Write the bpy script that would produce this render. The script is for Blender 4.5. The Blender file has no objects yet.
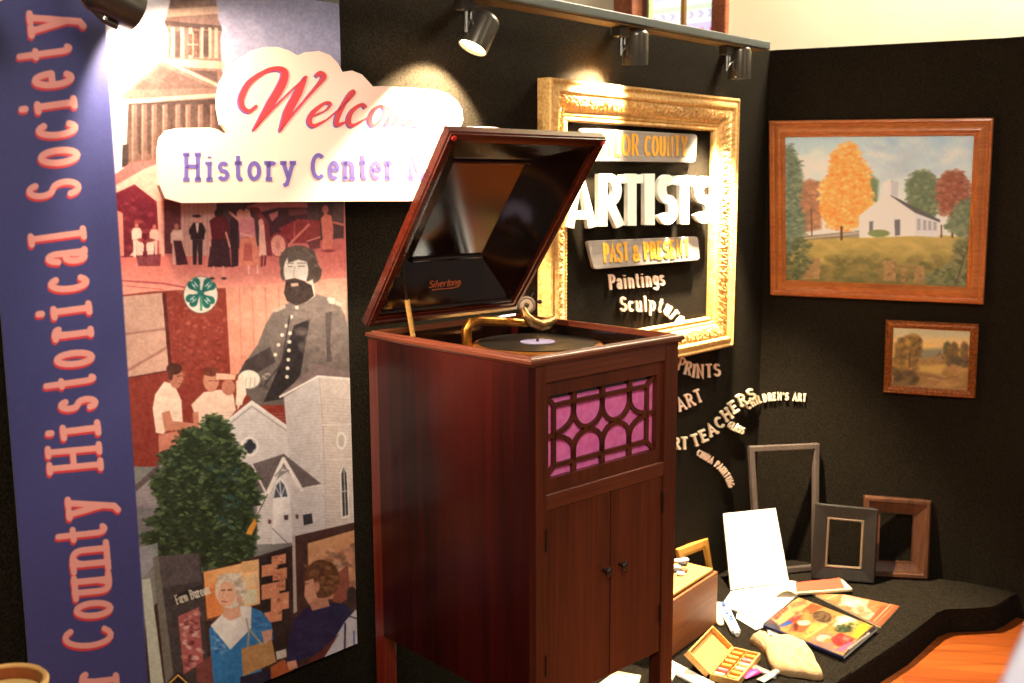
import bpy, bmesh, math, random
import numpy as np
from mathutils import Matrix, Vector

# ------------------------------------------------------------------ camera
ZC = 1.55
FPX = 1029.4
PITCH = math.radians(8.586)
ROLL = math.radians(-0.2754)
_f = np.array([0, math.cos(PITCH), -math.sin(PITCH)])
_u0 = np.array([0, math.sin(PITCH), math.cos(PITCH)])
_r0 = np.array([1.0, 0, 0])
_r = _r0 * math.cos(ROLL) + _u0 * math.sin(ROLL)
_u = -_r0 * math.sin(ROLL) + _u0 * math.cos(ROLL)
RC = np.array([_r, -_u, _f])
EYE = np.array([0, 0, ZC])
scene = bpy.context.scene
COL = scene.collection
cam_data = bpy.data.cameras.new('camera')
cam = bpy.data.objects.new('camera', cam_data)
COL.objects.link(cam)
cam_data.sensor_width = 36.0
cam_data.lens = FPX / 1024 * 36.0
cam_data.clip_start = 0.02
cam.matrix_world = Matrix(((_r[0], _u[0], -_f[0], 0), (_r[1], _u[1], -_f[1], 0), (_r[2], _u[2], -_f[2], ZC), (0, 0, 0, 1)))
cam_data.dof.use_dof = True
cam_data.dof.focus_distance = 2.35
cam_data.dof.aperture_fstop = 5.0
scene.camera = cam

# ------------------------------------------------------------------ light of the room
scene.view_settings.view_transform = 'Standard'
scene.view_settings.look = 'None'
scene.view_settings.gamma = 1.0
scene.view_settings.use_curve_mapping = False
scene.view_settings.exposure = 0.0
world = bpy.data.worlds.new('room_ambience')
scene.world = world
world.use_nodes = True
wb = world.node_tree.nodes['Background']
wb.inputs[0].default_value = (1.0, 0.86, 0.70, 1)
wb.inputs[1].default_value = 0.17

def area_light(name, loc, target, size, size_y, power, color):
    d = bpy.data.lights.new(name, 'AREA')
    d.shape = 'RECTANGLE'
    d.size = size
    d.size_y = size_y
    d.energy = power
    d.color = color
    o = bpy.data.objects.new(name, d)
    COL.objects.link(o)
    o.location = loc
    o.rotation_euler = (Vector(target) - Vector(loc)).to_track_quat('-Z', 'Y').to_euler()
    return o

# tall windows of the hall, out of view to the right and behind the panels
area_light('daylight_side_window', (3.6, 0.2, 3.0), (1.2, 3.6, 1.6), 1.2, 2.2, 14, (1.0, 0.88, 0.70))
area_light('daylight_hall_window', (2.4, 4.15, 3.7), (1.2, 4.9, 2.7), 1.6, 0.8, 800, (1.0, 0.90, 0.70))
# hall lamp above and behind the visitor
area_light('hall_ceiling_lamp', (0.45, -0.6, 3.3), (1.25, 3.5, 1.4), 0.9, 0.9, 80, (1.0, 0.86, 0.70))

# ------------------------------------------------------------------ geometry of the photograph
def ray(px, py):
    return RC.T @ np.array([(px - 512) / FPX, (py - 341.5) / FPX, 1.0])
def onz(px, py, z):
    d = ray(px, py)
    return EYE + d * ((z - ZC) / d[2])
def onpl(px, py, P0, n):
    d = ray(px, py)
    return EYE + d * (((P0 - EYE) @ n) / (d @ n))
def atd(px, py, dist):
    return EYE + ray(px, py) * dist
def projarr(P):
    q = (P - EYE) @ RC.T
    return 512 + FPX * q[:, 0] / q[:, 2], 341.5 + FPX * q[:, 1] / q[:, 2]
def A(*v):
    return np.array(v, float)
def D(a):
    return np.array([math.sin(a), math.cos(a), 0])
UP = A(0, 0, 1)
ZF = 0.06                                         # hall floor
ZP = 0.15                                         # top of the low display platform
WR = math.radians(112.392); WL = math.radians(42.644)
DR = D(WR); NR = A(math.cos(WR), -math.sin(WR), 0)
DL = D(WL); NL = A(math.cos(WL), -math.sin(WL), 0)
CORNER = onpl(764, 250, onz(940, 578, ZP), NR)
CORNER[2] = 0
def onL(px, py, off=0.0):
    return onpl(px, py, CORNER + NL * off, NL)
def onR(px, py, off=0.0):
    return onpl(px, py, CORNER + NR * off, NR)

# ------------------------------------------------------------------ object helpers
class MB:
    def __init__(s):
        s.v = []; s.f = []
    def add(s, vs, fs):
        b = len(s.v)
        s.v += [tuple(map(float, p)) for p in vs]
        s.f += [tuple(i + b for i in f) for f in fs]
    def box(s, x0, x1, y0, y1, z0, z1):
        s.add([(x0, y0, z0), (x1, y0, z0), (x1, y1, z0), (x0, y1, z0), (x0, y0, z1), (x1, y0, z1), (x1, y1, z1), (x0, y1, z1)],
              [(0, 3, 2, 1), (4, 5, 6, 7), (0, 1, 5, 4), (1, 2, 6, 5), (2, 3, 7, 6), (3, 0, 4, 7)])
        return s
    def prism(s, pts, ext):
        """closed polygon (3D points) swept along a vector"""
        n = len(pts); p = [A(*q) for q in pts]; e = A(*ext)
        s.add(p + [q + e for q in p], [tuple(range(n))[::-1], tuple(range(n, 2 * n))] + [(i, (i + 1) % n, n + (i + 1) % n, n + i) for i in range(n)])
        return s
    def tube(s, path, rad, seg=12, caps=True):
        P = [A(*p) for p in path]; n = len(P)
        R = rad if hasattr(rad, '__len__') else [rad] * n
        T = []
        for i in range(n):
            t = P[min(i + 1, n - 1)] - P[max(i - 1, 0)]
            T.append(t / (np.linalg.norm(t) + 1e-12))
        ref = A(0, 0, 1) if abs(T[0][2]) < .9 else A(1, 0, 0)
        a = np.cross(T[0], ref); a /= np.linalg.norm(a)
        vs = []
        for i in range(n):
            a = a - T[i] * (a @ T[i]); a /= np.linalg.norm(a)
            b = np.cross(T[i], a)
            for k in range(seg):
                t = 2 * math.pi * k / seg
                vs.append(P[i] + (a * math.cos(t) + b * math.sin(t)) * R[i])
        fs = [(i * seg + k, i * seg + (k + 1) % seg, (i + 1) * seg + (k + 1) % seg, (i + 1) * seg + k) for i in range(n - 1) for k in range(seg)]
        if caps:
            fs += [tuple(range(seg))[::-1], tuple(range((n - 1) * seg, n * seg))]
        s.add(vs, fs)
        return s
    def lathe(s, prof, o=(0, 0, 0), axis=(0, 0, 1), seg=32, sq=1.0):
        o = A(*o); ax = A(*axis); ax /= np.linalg.norm(ax)
        ref = A(0, 0, 1) if abs(ax[2]) < .9 else A(1, 0, 0)
        a = np.cross(ax, ref); a /= np.linalg.norm(a); b = np.cross(ax, a)
        vs = []; n = len(prof)
        for r, t in prof:
            for k in range(seg):
                th = 2 * math.pi * k / seg
                vs.append(o + ax * t + (a * math.cos(th) + b * math.sin(th) * sq) * max(r, 1e-5))
        fs = [(i * seg + k, i * seg + (k + 1) % seg, (i + 1) * seg + (k + 1) % seg, (i + 1) * seg + k) for i in range(n - 1) for k in range(seg)]
        s.add(vs, fs)
        return s
    def ball(s, c, r, seg=12, rings=8, sc=(1, 1, 1)):
        c = A(*c); vs = []
        for i in range(rings + 1):
            ph = math.pi * i / rings
            for k in range(seg):
                th = 2 * math.pi * k / seg
                vs.append(c + A(math.sin(ph) * math.cos(th) * sc[0], math.sin(ph) * math.sin(th) * sc[1], math.cos(ph) * sc[2]) * r)
        s.add(vs, [(i * seg + k, (i + 1) * seg + k, (i + 1) * seg + (k + 1) % seg, i * seg + (k + 1) % seg) for i in range(rings) for k in range(seg)])
        return s

def put(o, parent=None):
    COL.objects.link(o)
    if parent is not None:
        o.parent = parent
    return o
def obj(name, mb, mat, parent=None, smooth=False, bevel=0.0, inv=None, bseg=2):
    """link a mesh; inv = matrix that turns world points into the parent's space"""
    me = bpy.data.meshes.new(name)
    v = mb.v
    if inv is not None:
        v = [tuple(inv @ Vector(p)) for p in v]
    me.from_pydata(v, [], mb.f)
    bm = bmesh.new(); bm.from_mesh(me)
    bmesh.ops.remove_doubles(bm, verts=bm.verts, dist=1e-6)
    bmesh.ops.recalc_face_normals(bm, faces=bm.faces)
    bm.to_mesh(me); bm.free()
    me.materials.append(mat)
    if smooth:
        me.polygons.foreach_set('use_smooth', [True] * len(me.polygons))
    o = put(bpy.data.objects.new(name, me), parent)
    if smooth and smooth != 'all':
        me.set_sharp_from_angle(angle=math.radians(38))
    if bevel:
        m = o.modifiers.new('bevel', 'BEVEL'); m.width = bevel; m.segments = bseg; m.limit_method = 'ANGLE'; m.angle_limit = math.radians(40)
    return o
def tag(o, label, cat, group=None):
    o['label'] = label; o['category'] = cat
    if group:
        o['group'] = group
    return o
def thing(name, label, cat, M=None, group=None):
    o = bpy.data.objects.new(name, None)
    o.empty_display_size = 0.05
    COL.objects.link(o)
    if M is not None:
        o.matrix_world = M
    return tag(o, label, cat, group)
def basis(o, ex, ey, ez):
    return Matrix(((ex[0], ey[0], ez[0], o[0]), (ex[1], ey[1], ez[1], o[1]), (ex[2], ey[2], ez[2], o[2]), (0, 0, 0, 1)))
def solo(name, mb, mat, label, cat, group=None, **kw):
    """a thing that is one mesh, its origin at the middle of its base"""
    V = np.array(mb.v); c = A(V[:, 0].mean(), V[:, 1].mean(), V[:, 2].min())
    mb.v = [tuple(p) for p in (V - c)]
    o = obj(name, mb, mat, **kw)
    o.location = c
    return tag(o, label, cat, group)
def structure(name, mb, mat, **kw):
    o = obj(name, mb, mat, **kw)
    o['kind'] = 'structure'
    return o

# ------------------------------------------------------------------ materials
def lin(c):
    c = np.asarray(c, float) / 255.0
    return np.where(c <= .04045, c / 12.92, ((c + .055) / 1.055) ** 2.4)
def L4(c):
    return (*[float(x) for x in lin(c)], 1.0)
def mat(name, c, rough=.5, metal=0.0, spec=.5, coat=0.0, sheen=0.0, var=None, scale=(20, 20, 20), detail=4, bump=0.0, bscale=None, ramp=(.35, .65), emit=None, estr=0.0, croughness=.1):
    """principled material: colour c, optionally varied towards colour var by stretched noise"""
    m = bpy.data.materials.new(name); m.use_nodes = True
    nt = m.node_tree; b = nt.nodes['Principled BSDF']
    b.inputs['Base Color'].default_value = L4(c)
    b.inputs['Roughness'].default_value = rough
    b.inputs['Metallic'].default_value = metal
    b.inputs['Specular IOR Level'].default_value = spec
    b.inputs['Coat Weight'].default_value = coat
    b.inputs['Coat Roughness'].default_value = croughness
    b.inputs['Sheen Weight'].default_value = sheen
    if emit is not None:
        b.inputs['Emission Color'].default_value = L4(emit); b.inputs['Emission Strength'].default_value = estr
    tc = nt.nodes.new('ShaderNodeTexCoord')
    def noise(sc, det):
        mp = nt.nodes.new('ShaderNodeMapping'); mp.inputs['Scale'].default_value = sc
        nt.links.new(tc.outputs['Object'], mp.inputs['Vector'])
        n = nt.nodes.new('ShaderNodeTexNoise'); n.inputs['Scale'].default_value = 1.0; n.inputs['Detail'].default_value = det
        nt.links.new(mp.outputs[0], n.inputs['Vector'])
        return n
    if var is not None:
        n = noise(scale, detail)
        r = nt.nodes.new('ShaderNodeValToRGB')
        r.color_ramp.elements[0].position = ramp[0]; r.color_ramp.elements[0].color = L4(c)
        r.color_ramp.elements[1].position = ramp[1]; r.color_ramp.elements[1].color = L4(var)
        nt.links.new(n.outputs[0], r.inputs[0]); nt.links.new(r.outputs[0], b.inputs['Base Color'])
    if bump:
        n2 = noise(bscale or scale, 3)
        bp = nt.nodes.new('ShaderNodeBump'); bp.inputs['Strength'].default_value = bump; bp.inputs['Distance'].default_value = .002
        nt.links.new(n2.outputs[0], bp.inputs['Height']); nt.links.new(bp.outputs[0], b.inputs['Normal'])
    return m
def wood(name, dark, light, grain='z', rough=.35, coat=.3, fine=90, spec=.4, streak=.45):
    """two layers of stretched noise: broad figure and fine pores"""
    m = bpy.data.materials.new(name); m.use_nodes = True
    nt = m.node_tree; b = nt.nodes['Principled BSDF']
    b.inputs['Roughness'].default_value = rough; b.inputs['Coat Weight'].default_value = coat; b.inputs['Coat Roughness'].default_value = .12
    b.inputs['Specular IOR Level'].default_value = spec
    tc = nt.nodes.new('ShaderNodeTexCoord')
    ax = 'xyz'.index(grain)
    def layer(s, lo, det):
        mp = nt.nodes.new('ShaderNodeMapping'); v = [s, s, s]; v[ax] = lo; mp.inputs['Scale'].default_value = v
        nt.links.new(tc.outputs['Object'], mp.inputs['Vector'])
        n = nt.nodes.new('ShaderNodeTexNoise'); n.inputs['Scale'].default_value = 1; n.inputs['Detail'].default_value = det; n.inputs['Distortion'].default_value = .4
        nt.links.new(mp.outputs[0], n.inputs['Vector']); return n
    n1 = layer(fine * .2, fine * .02, 3); n2 = layer(fine * 2.2, fine * .07, 2)
    mx = nt.nodes.new('ShaderNodeMix'); mx.data_type = 'FLOAT'; mx.inputs[0].default_value = streak
    nt.links.new(n1.outputs[0], mx.inputs[2]); nt.links.new(n2.outputs[0], mx.inputs[3])
    r = nt.nodes.new('ShaderNodeValToRGB')
    r.color_ramp.elements[0].position = .36; r.color_ramp.elements[0].color = L4(dark)
    r.color_ramp.elements[1].position = .66; r.color_ramp.elements[1].color = L4(light)
    nt.links.new(mx.outputs[0], r.inputs[0]); nt.links.new(r.outputs[0], b.inputs['Base Color'])
    return m
def print_mat(name, rough=.4, spec=.5, coat=0.0, emit=0.0):
    """printed or painted picture: colours come from the mesh's own colour attribute"""
    m = bpy.data.materials.new(name); m.use_nodes = True
    nt = m.node_tree; b = nt.nodes['Principled BSDF']
    a = nt.nodes.new('ShaderNodeAttribute'); a.attribute_name = 'pigment'
    nt.links.new(a.outputs['Color'], b.inputs['Base Color'])
    b.inputs['Roughness'].default_value = rough; b.inputs['Specular IOR Level'].default_value = spec; b.inputs['Coat Weight'].default_value = coat
    if emit:
        nt.links.new(a.outputs['Color'], b.inputs['Emission Color']); b.inputs['Emission Strength'].default_value = emit
    return m

M = {}
M['felt'] = mat('black_felt', (14, 12, 9), rough=1, spec=.03, var=(46, 40, 31), scale=(230, 230, 230), detail=6, ramp=(.3, .8), bump=.4)
M['felt_cloth'] = mat('black_carpet_cloth', (15, 13, 10), rough=1, spec=.02, var=(42, 37, 30), scale=(230, 230, 230), detail=5, bump=.6)
M['cream'] = mat('cream_plaster', (246, 232, 196), rough=.9, var=(250, 238, 206), scale=(3, 3, 3))
M['brown_trim'] = wood('window_wood', (92, 46, 26), (150, 84, 50), fine=40)
M['track'] = mat('grey_painted_metal', (66, 72, 70), rough=.45, spec=.4)
M['track_lamplit'] = mat('tan_lamplit_edge', (104, 80, 46), rough=.45, metal=.2)  # lamplight on the board's underside, put into the colour
M['lamp'] = mat('dark_bronze_metal', (96, 90, 80), rough=.28, metal=.7)
M['chrome'] = mat('bright_steel', (170, 170, 168), rough=.25, metal=1)
M['bulb'] = mat('lit_bulb', (255, 240, 210), emit=(255, 226, 170), estr=14)
M['black'] = mat('matt_black', (16, 15, 14), rough=.6)
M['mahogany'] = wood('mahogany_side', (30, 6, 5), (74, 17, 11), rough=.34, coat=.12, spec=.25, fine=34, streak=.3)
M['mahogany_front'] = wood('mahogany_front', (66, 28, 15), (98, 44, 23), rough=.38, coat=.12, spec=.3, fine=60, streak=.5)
M['mahogany_rail'] = wood('mahogany_rail', (74, 32, 17), (108, 51, 28), grain='x', rough=.33, coat=.3, fine=60)
M['mahogany_rim'] = wood('mahogany_rim', (84, 40, 23), (126, 70, 42), grain='x', rough=.28, coat=.5, fine=60)
M['mahogany_rim_side'] = wood('mahogany_rim_side', (98, 42, 27), (140, 72, 48), grain='y', rough=.28, coat=.5, fine=60)
M['mahogany_post_lit'] = wood('mahogany_post_lit', (84, 22, 13), (128, 40, 23), rough=.32, coat=.25, fine=60)  # redder, lighter copy: light on the rear legs painted into the wood
M['lacquer'] = wood('dark_lacquered_mahogany', (16, 8, 6), (36, 16, 11), rough=.14, coat=.6, fine=30)
M['lacquer_edge'] = wood('lacquered_mahogany_edge', (62, 18, 11), (96, 34, 19), grain='x', rough=.2, coat=.6, fine=40)
M['grille_cloth'] = mat('magenta_grille_cloth', (226, 104, 176), rough=.85, var=(238, 126, 192), scale=(60, 60, 60), bump=.3)
M['record'] = mat('black_shellac', (34, 30, 24), rough=.3, spec=.6)
M['record_label'] = mat('lavender_record_label', (150, 140, 178), rough=.5)
M['platter'] = mat('brass_platter_rim', (196, 120, 56), rough=.35, metal=.7)
M['brass'] = mat('old_brass', (206, 134, 50), rough=.28, metal=.9, var=(150, 92, 36), scale=(40, 40, 40))
M['nickel'] = mat('tarnished_nickel', (92, 76, 60), rough=.34, metal=.95)
M['pale_brass'] = mat('pale_worn_brass', (168, 124, 70), rough=.36, metal=.85, var=(104, 76, 44), scale=(60, 60, 60))
M['knob'] = mat('dark_knob', (40, 24, 18), rough=.25, spec=.6)
M['red'] = mat('red_rubber', (190, 30, 36), rough=.4)
M['decal'] = mat('copper_decal', (200, 96, 50), rough=.4, metal=.3)
M['gold'] = mat('gilded_gesso', (240, 198, 126), rough=.42, metal=.12, var=(206, 152, 80), scale=(110, 110, 110), bump=.3)
M['gold_liner'] = mat('gilded_liner', (246, 206, 134), rough=.4, metal=.12, var=(220, 168, 90), scale=(50, 50, 50))
M['foam'] = mat('white_foam_letter', (240, 236, 222), rough=.8)
M['tan_letter'] = wood('tan_wood_letter', (238, 200, 172), (248, 218, 192), fine=60, rough=.6, coat=0)
M['pale_letter'] = wood('pale_wood_letter', (248, 226, 190), (252, 238, 208), fine=60, rough=.6, coat=0)
M['plate'] = mat('brushed_grey_plate', (176, 166, 158), rough=.5, metal=.3, var=(158, 148, 140), scale=(6, 6, 90))
M['plate_yellow'] = mat('orange_yellow_lettering', (236, 172, 60), rough=.5)
M['oak'] = wood('orange_oak_frame', (164, 88, 40), (204, 122, 62), rough=.34, coat=.3, fine=50, grain='x')
M['small_gilt'] = mat('brown_gilt_frame', (168, 96, 36), rough=.4, metal=.35, var=(110, 58, 22), scale=(120, 120, 120), bump=.4)
M['grey_wood'] = wood('weathered_grey_wood', (62, 52, 47), (84, 71, 64), fine=60, rough=.7, coat=0)
M['dark_frame'] = mat('dark_charcoal_wood', (36, 30, 26), rough=.45, spec=.3, var=(28, 24, 20), scale=(90, 90, 12))
M['dark_frame_edge'] = mat('worn_bronze_edge', (120, 100, 80), rough=.4, metal=.3)
M['walnut'] = wood('walnut_frame', (58, 34, 22), (92, 57, 37), rough=.35, coat=.3, fine=60)
M['walnut_dark'] = wood('dark_walnut', (56, 30, 18), (92, 54, 34), rough=.35, coat=.3, fine=60)
M['paper'] = mat('white_paper', (244, 240, 230), rough=.8)
M['cream_paper'] = mat('aged_paper', (236, 214, 168), rough=.8)
M['salmon'] = mat('salmon_card', (186, 78, 54), rough=.6)
M['box_wood'] = wood('light_box_wood', (196, 138, 66), (226, 176, 100), rough=.55, coat=.05, fine=60, grain='x')
M['chest_wood'] = wood('brown_chest_wood', (124, 70, 36), (158, 96, 54), rough=.5, coat=.1, fine=50, grain='x')
M['pine'] = wood('yellow_pine', (206, 142, 54), (232, 172, 80), rough=.5, coat=.1, fine=50)
M['burlap'] = mat('burlap', (208, 176, 130), rough=.95, var=(178, 144, 98), scale=(300, 300, 300), bump=.8)
M['tube_white'] = mat('white_paint_tube', (226, 222, 216), rough=.4)
M['tube_blue'] = mat('blue_print', (70, 100, 170), rough=.5)
M['tube_pink'] = mat('magenta_tube', (214, 50, 130), rough=.35)
M['tin'] = mat('silver_tube', (196, 192, 186), rough=.3, metal=.7)
M['orange_pastel'] = mat('orange_pastel', (226, 140, 40), rough=.7)
M['rose_pastel'] = mat('rose_pastel', (200, 116, 120), rough=.7)
M['cream_pastel'] = mat('cream_pastel', (240, 214, 160), rough=.7)
M['shell_white'] = mat('white_pebble', (236, 232, 224), rough=.5)
M['shell_brown'] = mat('brown_pebble', (110, 60, 34), rough=.5)
M['bowl'] = wood('turned_bowl_wood', (110, 46, 20), (150, 74, 34), rough=.35, coat=.4, fine=60)
M['bowl_rim'] = mat('pale_bowl_rim', (206, 160, 96), rough=.4)
M['grain'] = mat('tan_felt_lining', (232, 196, 116), rough=.9)
M['navy'] = mat('navy_spine', (30, 34, 74), rough=.4)
M['lavender'] = mat('pale_lavender_board', (176, 176, 200), rough=.6)
M['banner_print'] = print_mat('satin_printed_vinyl', rough=.42, spec=.5)
M['canvas'] = print_mat('painted_canvas', rough=.5, spec=.35)
M['gloss_print'] = print_mat('glossy_cover_print', rough=.3)
M['stained'] = print_mat('stained_glass', rough=.2, emit=1.15)
M['banner_back'] = mat('banner_vinyl_back', (200, 198, 204), rough=.7)
M['sign_face'] = mat('cream_sign_board', (250, 216, 204), rough=.55, spec=.35)
M['sign_red'] = mat('red_sign_ink', (206, 62, 72), rough=.5)
M['sign_blue'] = mat('violet_sign_ink', (112, 96, 178), rough=.5)

def floor_mat():
    m = bpy.data.materials.new('oak_floor_boards'); m.use_nodes = True
    nt = m.node_tree; b = nt.nodes['Principled BSDF']
    tc = nt.nodes.new('ShaderNodeTexCoord')
    mp = nt.nodes.new('ShaderNodeMapping'); mp.inputs['Rotation'].default_value = (0, 0, math.radians(12))
    nt.links.new(tc.outputs['Object'], mp.inputs['Vector'])
    br = nt.nodes.new('ShaderNodeTexBrick')
    br.inputs['Scale'].default_value = 1.0; br.inputs['Brick Width'].default_value = 1.1; br.inputs['Row Height'].default_value = .07
    br.inputs['Mortar Size'].default_value = .0012
    br.inputs['Color1'].default_value = L4((158, 82, 32)); br.inputs['Color2'].default_value = L4((138, 66, 25)); br.inputs['Mortar'].default_value = L4((96, 44, 16))
    nt.links.new(mp.outputs[0], br.inputs['Vector'])
    m2 = nt.nodes.new('ShaderNodeMapping'); m2.inputs['Rotation'].default_value = (0, 0, math.radians(12)); m2.inputs['Scale'].default_value = (2.5, 40, 1)
    nt.links.new(tc.outputs['Object'], m2.inputs['Vector'])
    n = nt.nodes.new('ShaderNodeTexNoise'); n.inputs['Scale'].default_value = 1; n.inputs['Detail'].default_value = 5
    nt.links.new(m2.outputs[0], n.inputs['Vector'])
    mx = nt.nodes.new('ShaderNodeMix'); mx.data_type = 'RGBA'; mx.blend_type = 'MULTIPLY'; mx.inputs[0].default_value = .6
    r = nt.nodes.new('ShaderNodeValToRGB'); r.color_ramp.elements[0].position = .3; r.color_ramp.elements[0].color = (.45, .4, .35, 1); r.color_ramp.elements[1].position = .6; r.color_ramp.elements[1].color = (1, 1, 1, 1)
    nt.links.new(n.outputs[0], r.inputs[0])
    nt.links.new(br.outputs[0], mx.inputs[6]); nt.links.new(r.outputs[0], mx.inputs[7]); nt.links.new(mx.outputs[2], b.inputs['Base Color'])
    b.inputs['Roughness'].default_value = .32; b.inputs['Coat Weight'].default_value = .2
    return m
M['floor'] = floor_mat()

# ------------------------------------------------------------------ lettering: glyphs as strokes on a unit cap height
def arc(cx, cy, rx, ry, a0, a1, n=14):
    return [(cx + rx * math.cos(math.radians(a0 + (a1 - a0) * i / n)), cy + ry * math.sin(math.radians(a0 + (a1 - a0) * i / n))) for i in range(n + 1)]
G = {}
def gl(ch, w, strokes, serifs=()):
    G[ch] = (w, strokes, list(serifs))
gl('A', .82, [[(.08, 0), (.41, 1), (.74, 0)], [(.2, .32), (.62, .32)]], [(.08, 0), (.74, 0)])
gl('C', .78, [arc(.43, .5, .34, .46, 48, 312)])
gl('D', .8, [[(.14, 0), (.14, 1), (.36, 1)] + arc(.36, .5, .32, .5, 90, -90)[1:] + [(.14, 0)]])
gl('E', .7, [[(.62, 1), (.14, 1), (.14, 0), (.62, 0)], [(.14, .52), (.52, .52)]], [(.12, 0), (.12, 1)])
gl('G', .82, [arc(.43, .5, .34, .46, 48, 345), [(.5, .42), (.78, .42), (.78, .1)]])
gl('H', .84, [[(.15, 0), (.15, 1)], [(.69, 0), (.69, 1)], [(.15, .52), (.69, .52)]], [(.15, 0), (.15, 1), (.69, 0), (.69, 1)])
gl('I', .36, [[(.18, 0), (.18, 1)]], [(.18, 0), (.18, 1)])
gl('L', .66, [[(.14, 1), (.14, 0), (.6, 0)]], [(.14, 1)])
gl('M', 1.0, [[(.14, 0), (.16, 1), (.5, .3), (.84, 1), (.86, 0)]], [(.14, 0), (.86, 0), (.12, 1), (.88, 1)])
gl('N', .84, [[(.15, 0), (.15, 1), (.69, 0), (.69, 1)]], [(.15, 0), (.69, 1), (.1, 1)])
gl('O', .84, [arc(.42, .5, .33, .46, 90, 450, 22)])
gl('P', .72, [[(.15, 0), (.15, 1), (.36, 1)] + arc(.36, .74, .26, .26, 90, -90)[1:] + [(.15, .48)]], [(.15, 0), (.1, 1)])
gl('R', .78, [[(.15, 0), (.15, 1), (.36, 1)] + arc(.36, .75, .26, .25, 90, -90)[1:] + [(.15, .5)], [(.38, .5), (.7, 0)]], [(.15, 0), (.1, 1), (.7, 0)])
gl('S', .7, [arc(.35, .74, .24, .22, 25, 265, 12) + arc(.35, .27, .27, .24, 80, -160, 12)])
gl('T', .74, [[(.06, 1), (.68, 1)], [(.37, 0), (.37, 1)]], [(.37, 0)])
gl('U', .82, [[(.15, 1), (.15, .34)] + arc(.41, .3, .26, .27, 180, 360) + [(.67, 1)]], [(.15, 1), (.67, 1)])
gl('Y', .8, [[(.08, 1), (.4, .46), (.72, 1)], [(.4, 0), (.4, .46)]], [(.4, 0), (.08, 1), (.72, 1)])
gl('F', .68, [[(.62, 1), (.14, 1), (.14, 0)], [(.14, .52), (.5, .52)]], [(.14, 0)])
gl('B', .74, [[(.14, 0), (.14, 1), (.36, 1)] + arc(.36, .76, .24, .24, 90, -90)[1:] + [(.14, .52)], [(.36, .52)] + arc(.38, .26, .27, .26, 90, -90)[1:] + [(.14, 0)]], [])
gl('&', .86, [[(.8, 0), (.28, .66)] + arc(.4, .8, .15, .17, 200, -20, 8) + [(.2, .36)] + arc(.36, .22, .24, .22, 150, 320, 8) + [(.74, .46)]])
gl("'", .26, [[(.13, 1), (.11, .72)]])
gl('a', .6, [arc(.3, .46, .18, .2, 170, 20, 8) + [(.48, .0), (.56, 0)], arc(.27, .18, .17, .17, 60, 370, 12)])
gl('c', .56, [arc(.3, .33, .23, .32, 45, 315)])
gl('e', .58, [[(.08, .35), (.5, .35)] + arc(.29, .33, .22, .32, 5, 310, 14)])
gl('g', .6, [arc(.28, .38, .2, .27, 90, 450, 14), [(.5, .66), (.5, -.05)] + arc(.28, -.08, .22, .2, 0, -150, 8)])
gl('i', .34, [[(.17, 0), (.17, .64)], [(.17, .86), (.17, .92)]], [(.17, 0), (.13, .64)])
gl('l', .34, [[(.17, 0), (.17, 1)]], [(.17, 0), (.13, 1)])
gl('n', .7, [[(.14, 0), (.14, .66)], [(.14, .48)] + arc(.34, .44, .2, .2, 150, 0, 8) + [(.54, 0)]], [(.14, 0), (.54, 0), (.1, .65)])
gl('o', .6, [arc(.3, .33, .23, .32, 90, 450, 18)])
gl('p', .66, [[(.14, -.3), (.14, .66)], arc(.34, .34, .22, .3, 150, -150, 14)], [(.14, -.3), (.1, .65)])
gl('r', .52, [[(.14, 0), (.14, .66)], [(.14, .46)] + arc(.32, .46, .16, .18, 150, 40, 6)], [(.16, 0), (.1, .65)])
gl('s', .52, [arc(.26, .49, .17, .15, 25, 265, 10) + arc(.26, .17, .19, .16, 80, -160, 10)])
gl('t', .44, [[(.2, .94), (.2, .16)] + arc(.32, .16, .12, .15, 180, 310, 6), [(.04, .64), (.38, .64)]])
gl('u', .7, [[(.14, .66), (.14, .2)] + arc(.33, .2, .19, .19, 180, 350, 8), [(.54, .66), (.54, 0)]], [(.1, .65), (.5, .65), (.58, 0)])
gl('y', .62, [[(.1, .65), (.32, .05)], [(.54, .65), (.26, -.2), (.1, -.26)]], [(.1, .65), (.54, .65)])
gl('d', .64, [arc(.28, .33, .2, .31, 90, 450, 16), [(.5, 0), (.5, 1)]], [(.56, 0), (.46, 1)])
def glyph_strokes(ch, slab=.0):
    w, st, se = G[ch]
    out = [list(s) for s in st]
    if slab:
        out += [[(x - slab, y), (x + slab, y)] for x, y in se]
    return w, out
def ribbon(path, w, closed=False):
    """left and right edges of a polyline of width w (number or list), mitred"""
    P = [A(*p) for p in path]; n = len(P); Lf, Rt = [], []
    W = w if hasattr(w, '__len__') else [w] * n
    for i in range(n):
        if closed:
            a, b = P[i - 1] if i else P[-2], P[(i + 1) % n] if i < n - 1 else P[1]
        else:
            a, b = P[max(i - 1, 0)], P[min(i + 1, n - 1)]
        d1 = P[i] - a; d2 = b - P[i]
        if np.linalg.norm(d1) < 1e-9: d1 = d2
        if np.linalg.norm(d2) < 1e-9: d2 = d1
        d1 = d1 / np.linalg.norm(d1); d2 = d2 / np.linalg.norm(d2)
        n1 = A(-d1[1], d1[0]); n2 = A(-d2[1], d2[0]); m = n1 + n2
        m = m / max(np.linalg.norm(m), .3)
        k = 1 / max(m @ n1, .45)
        Lf.append(P[i] + m * k * W[i] / 2); Rt.append(P[i] - m * k * W[i] / 2)
    return Lf, Rt
def is_closed(p):
    return len(p) > 3 and math.hypot(p[0][0] - p[-1][0], p[0][1] - p[-1][1]) < 1e-6
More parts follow.
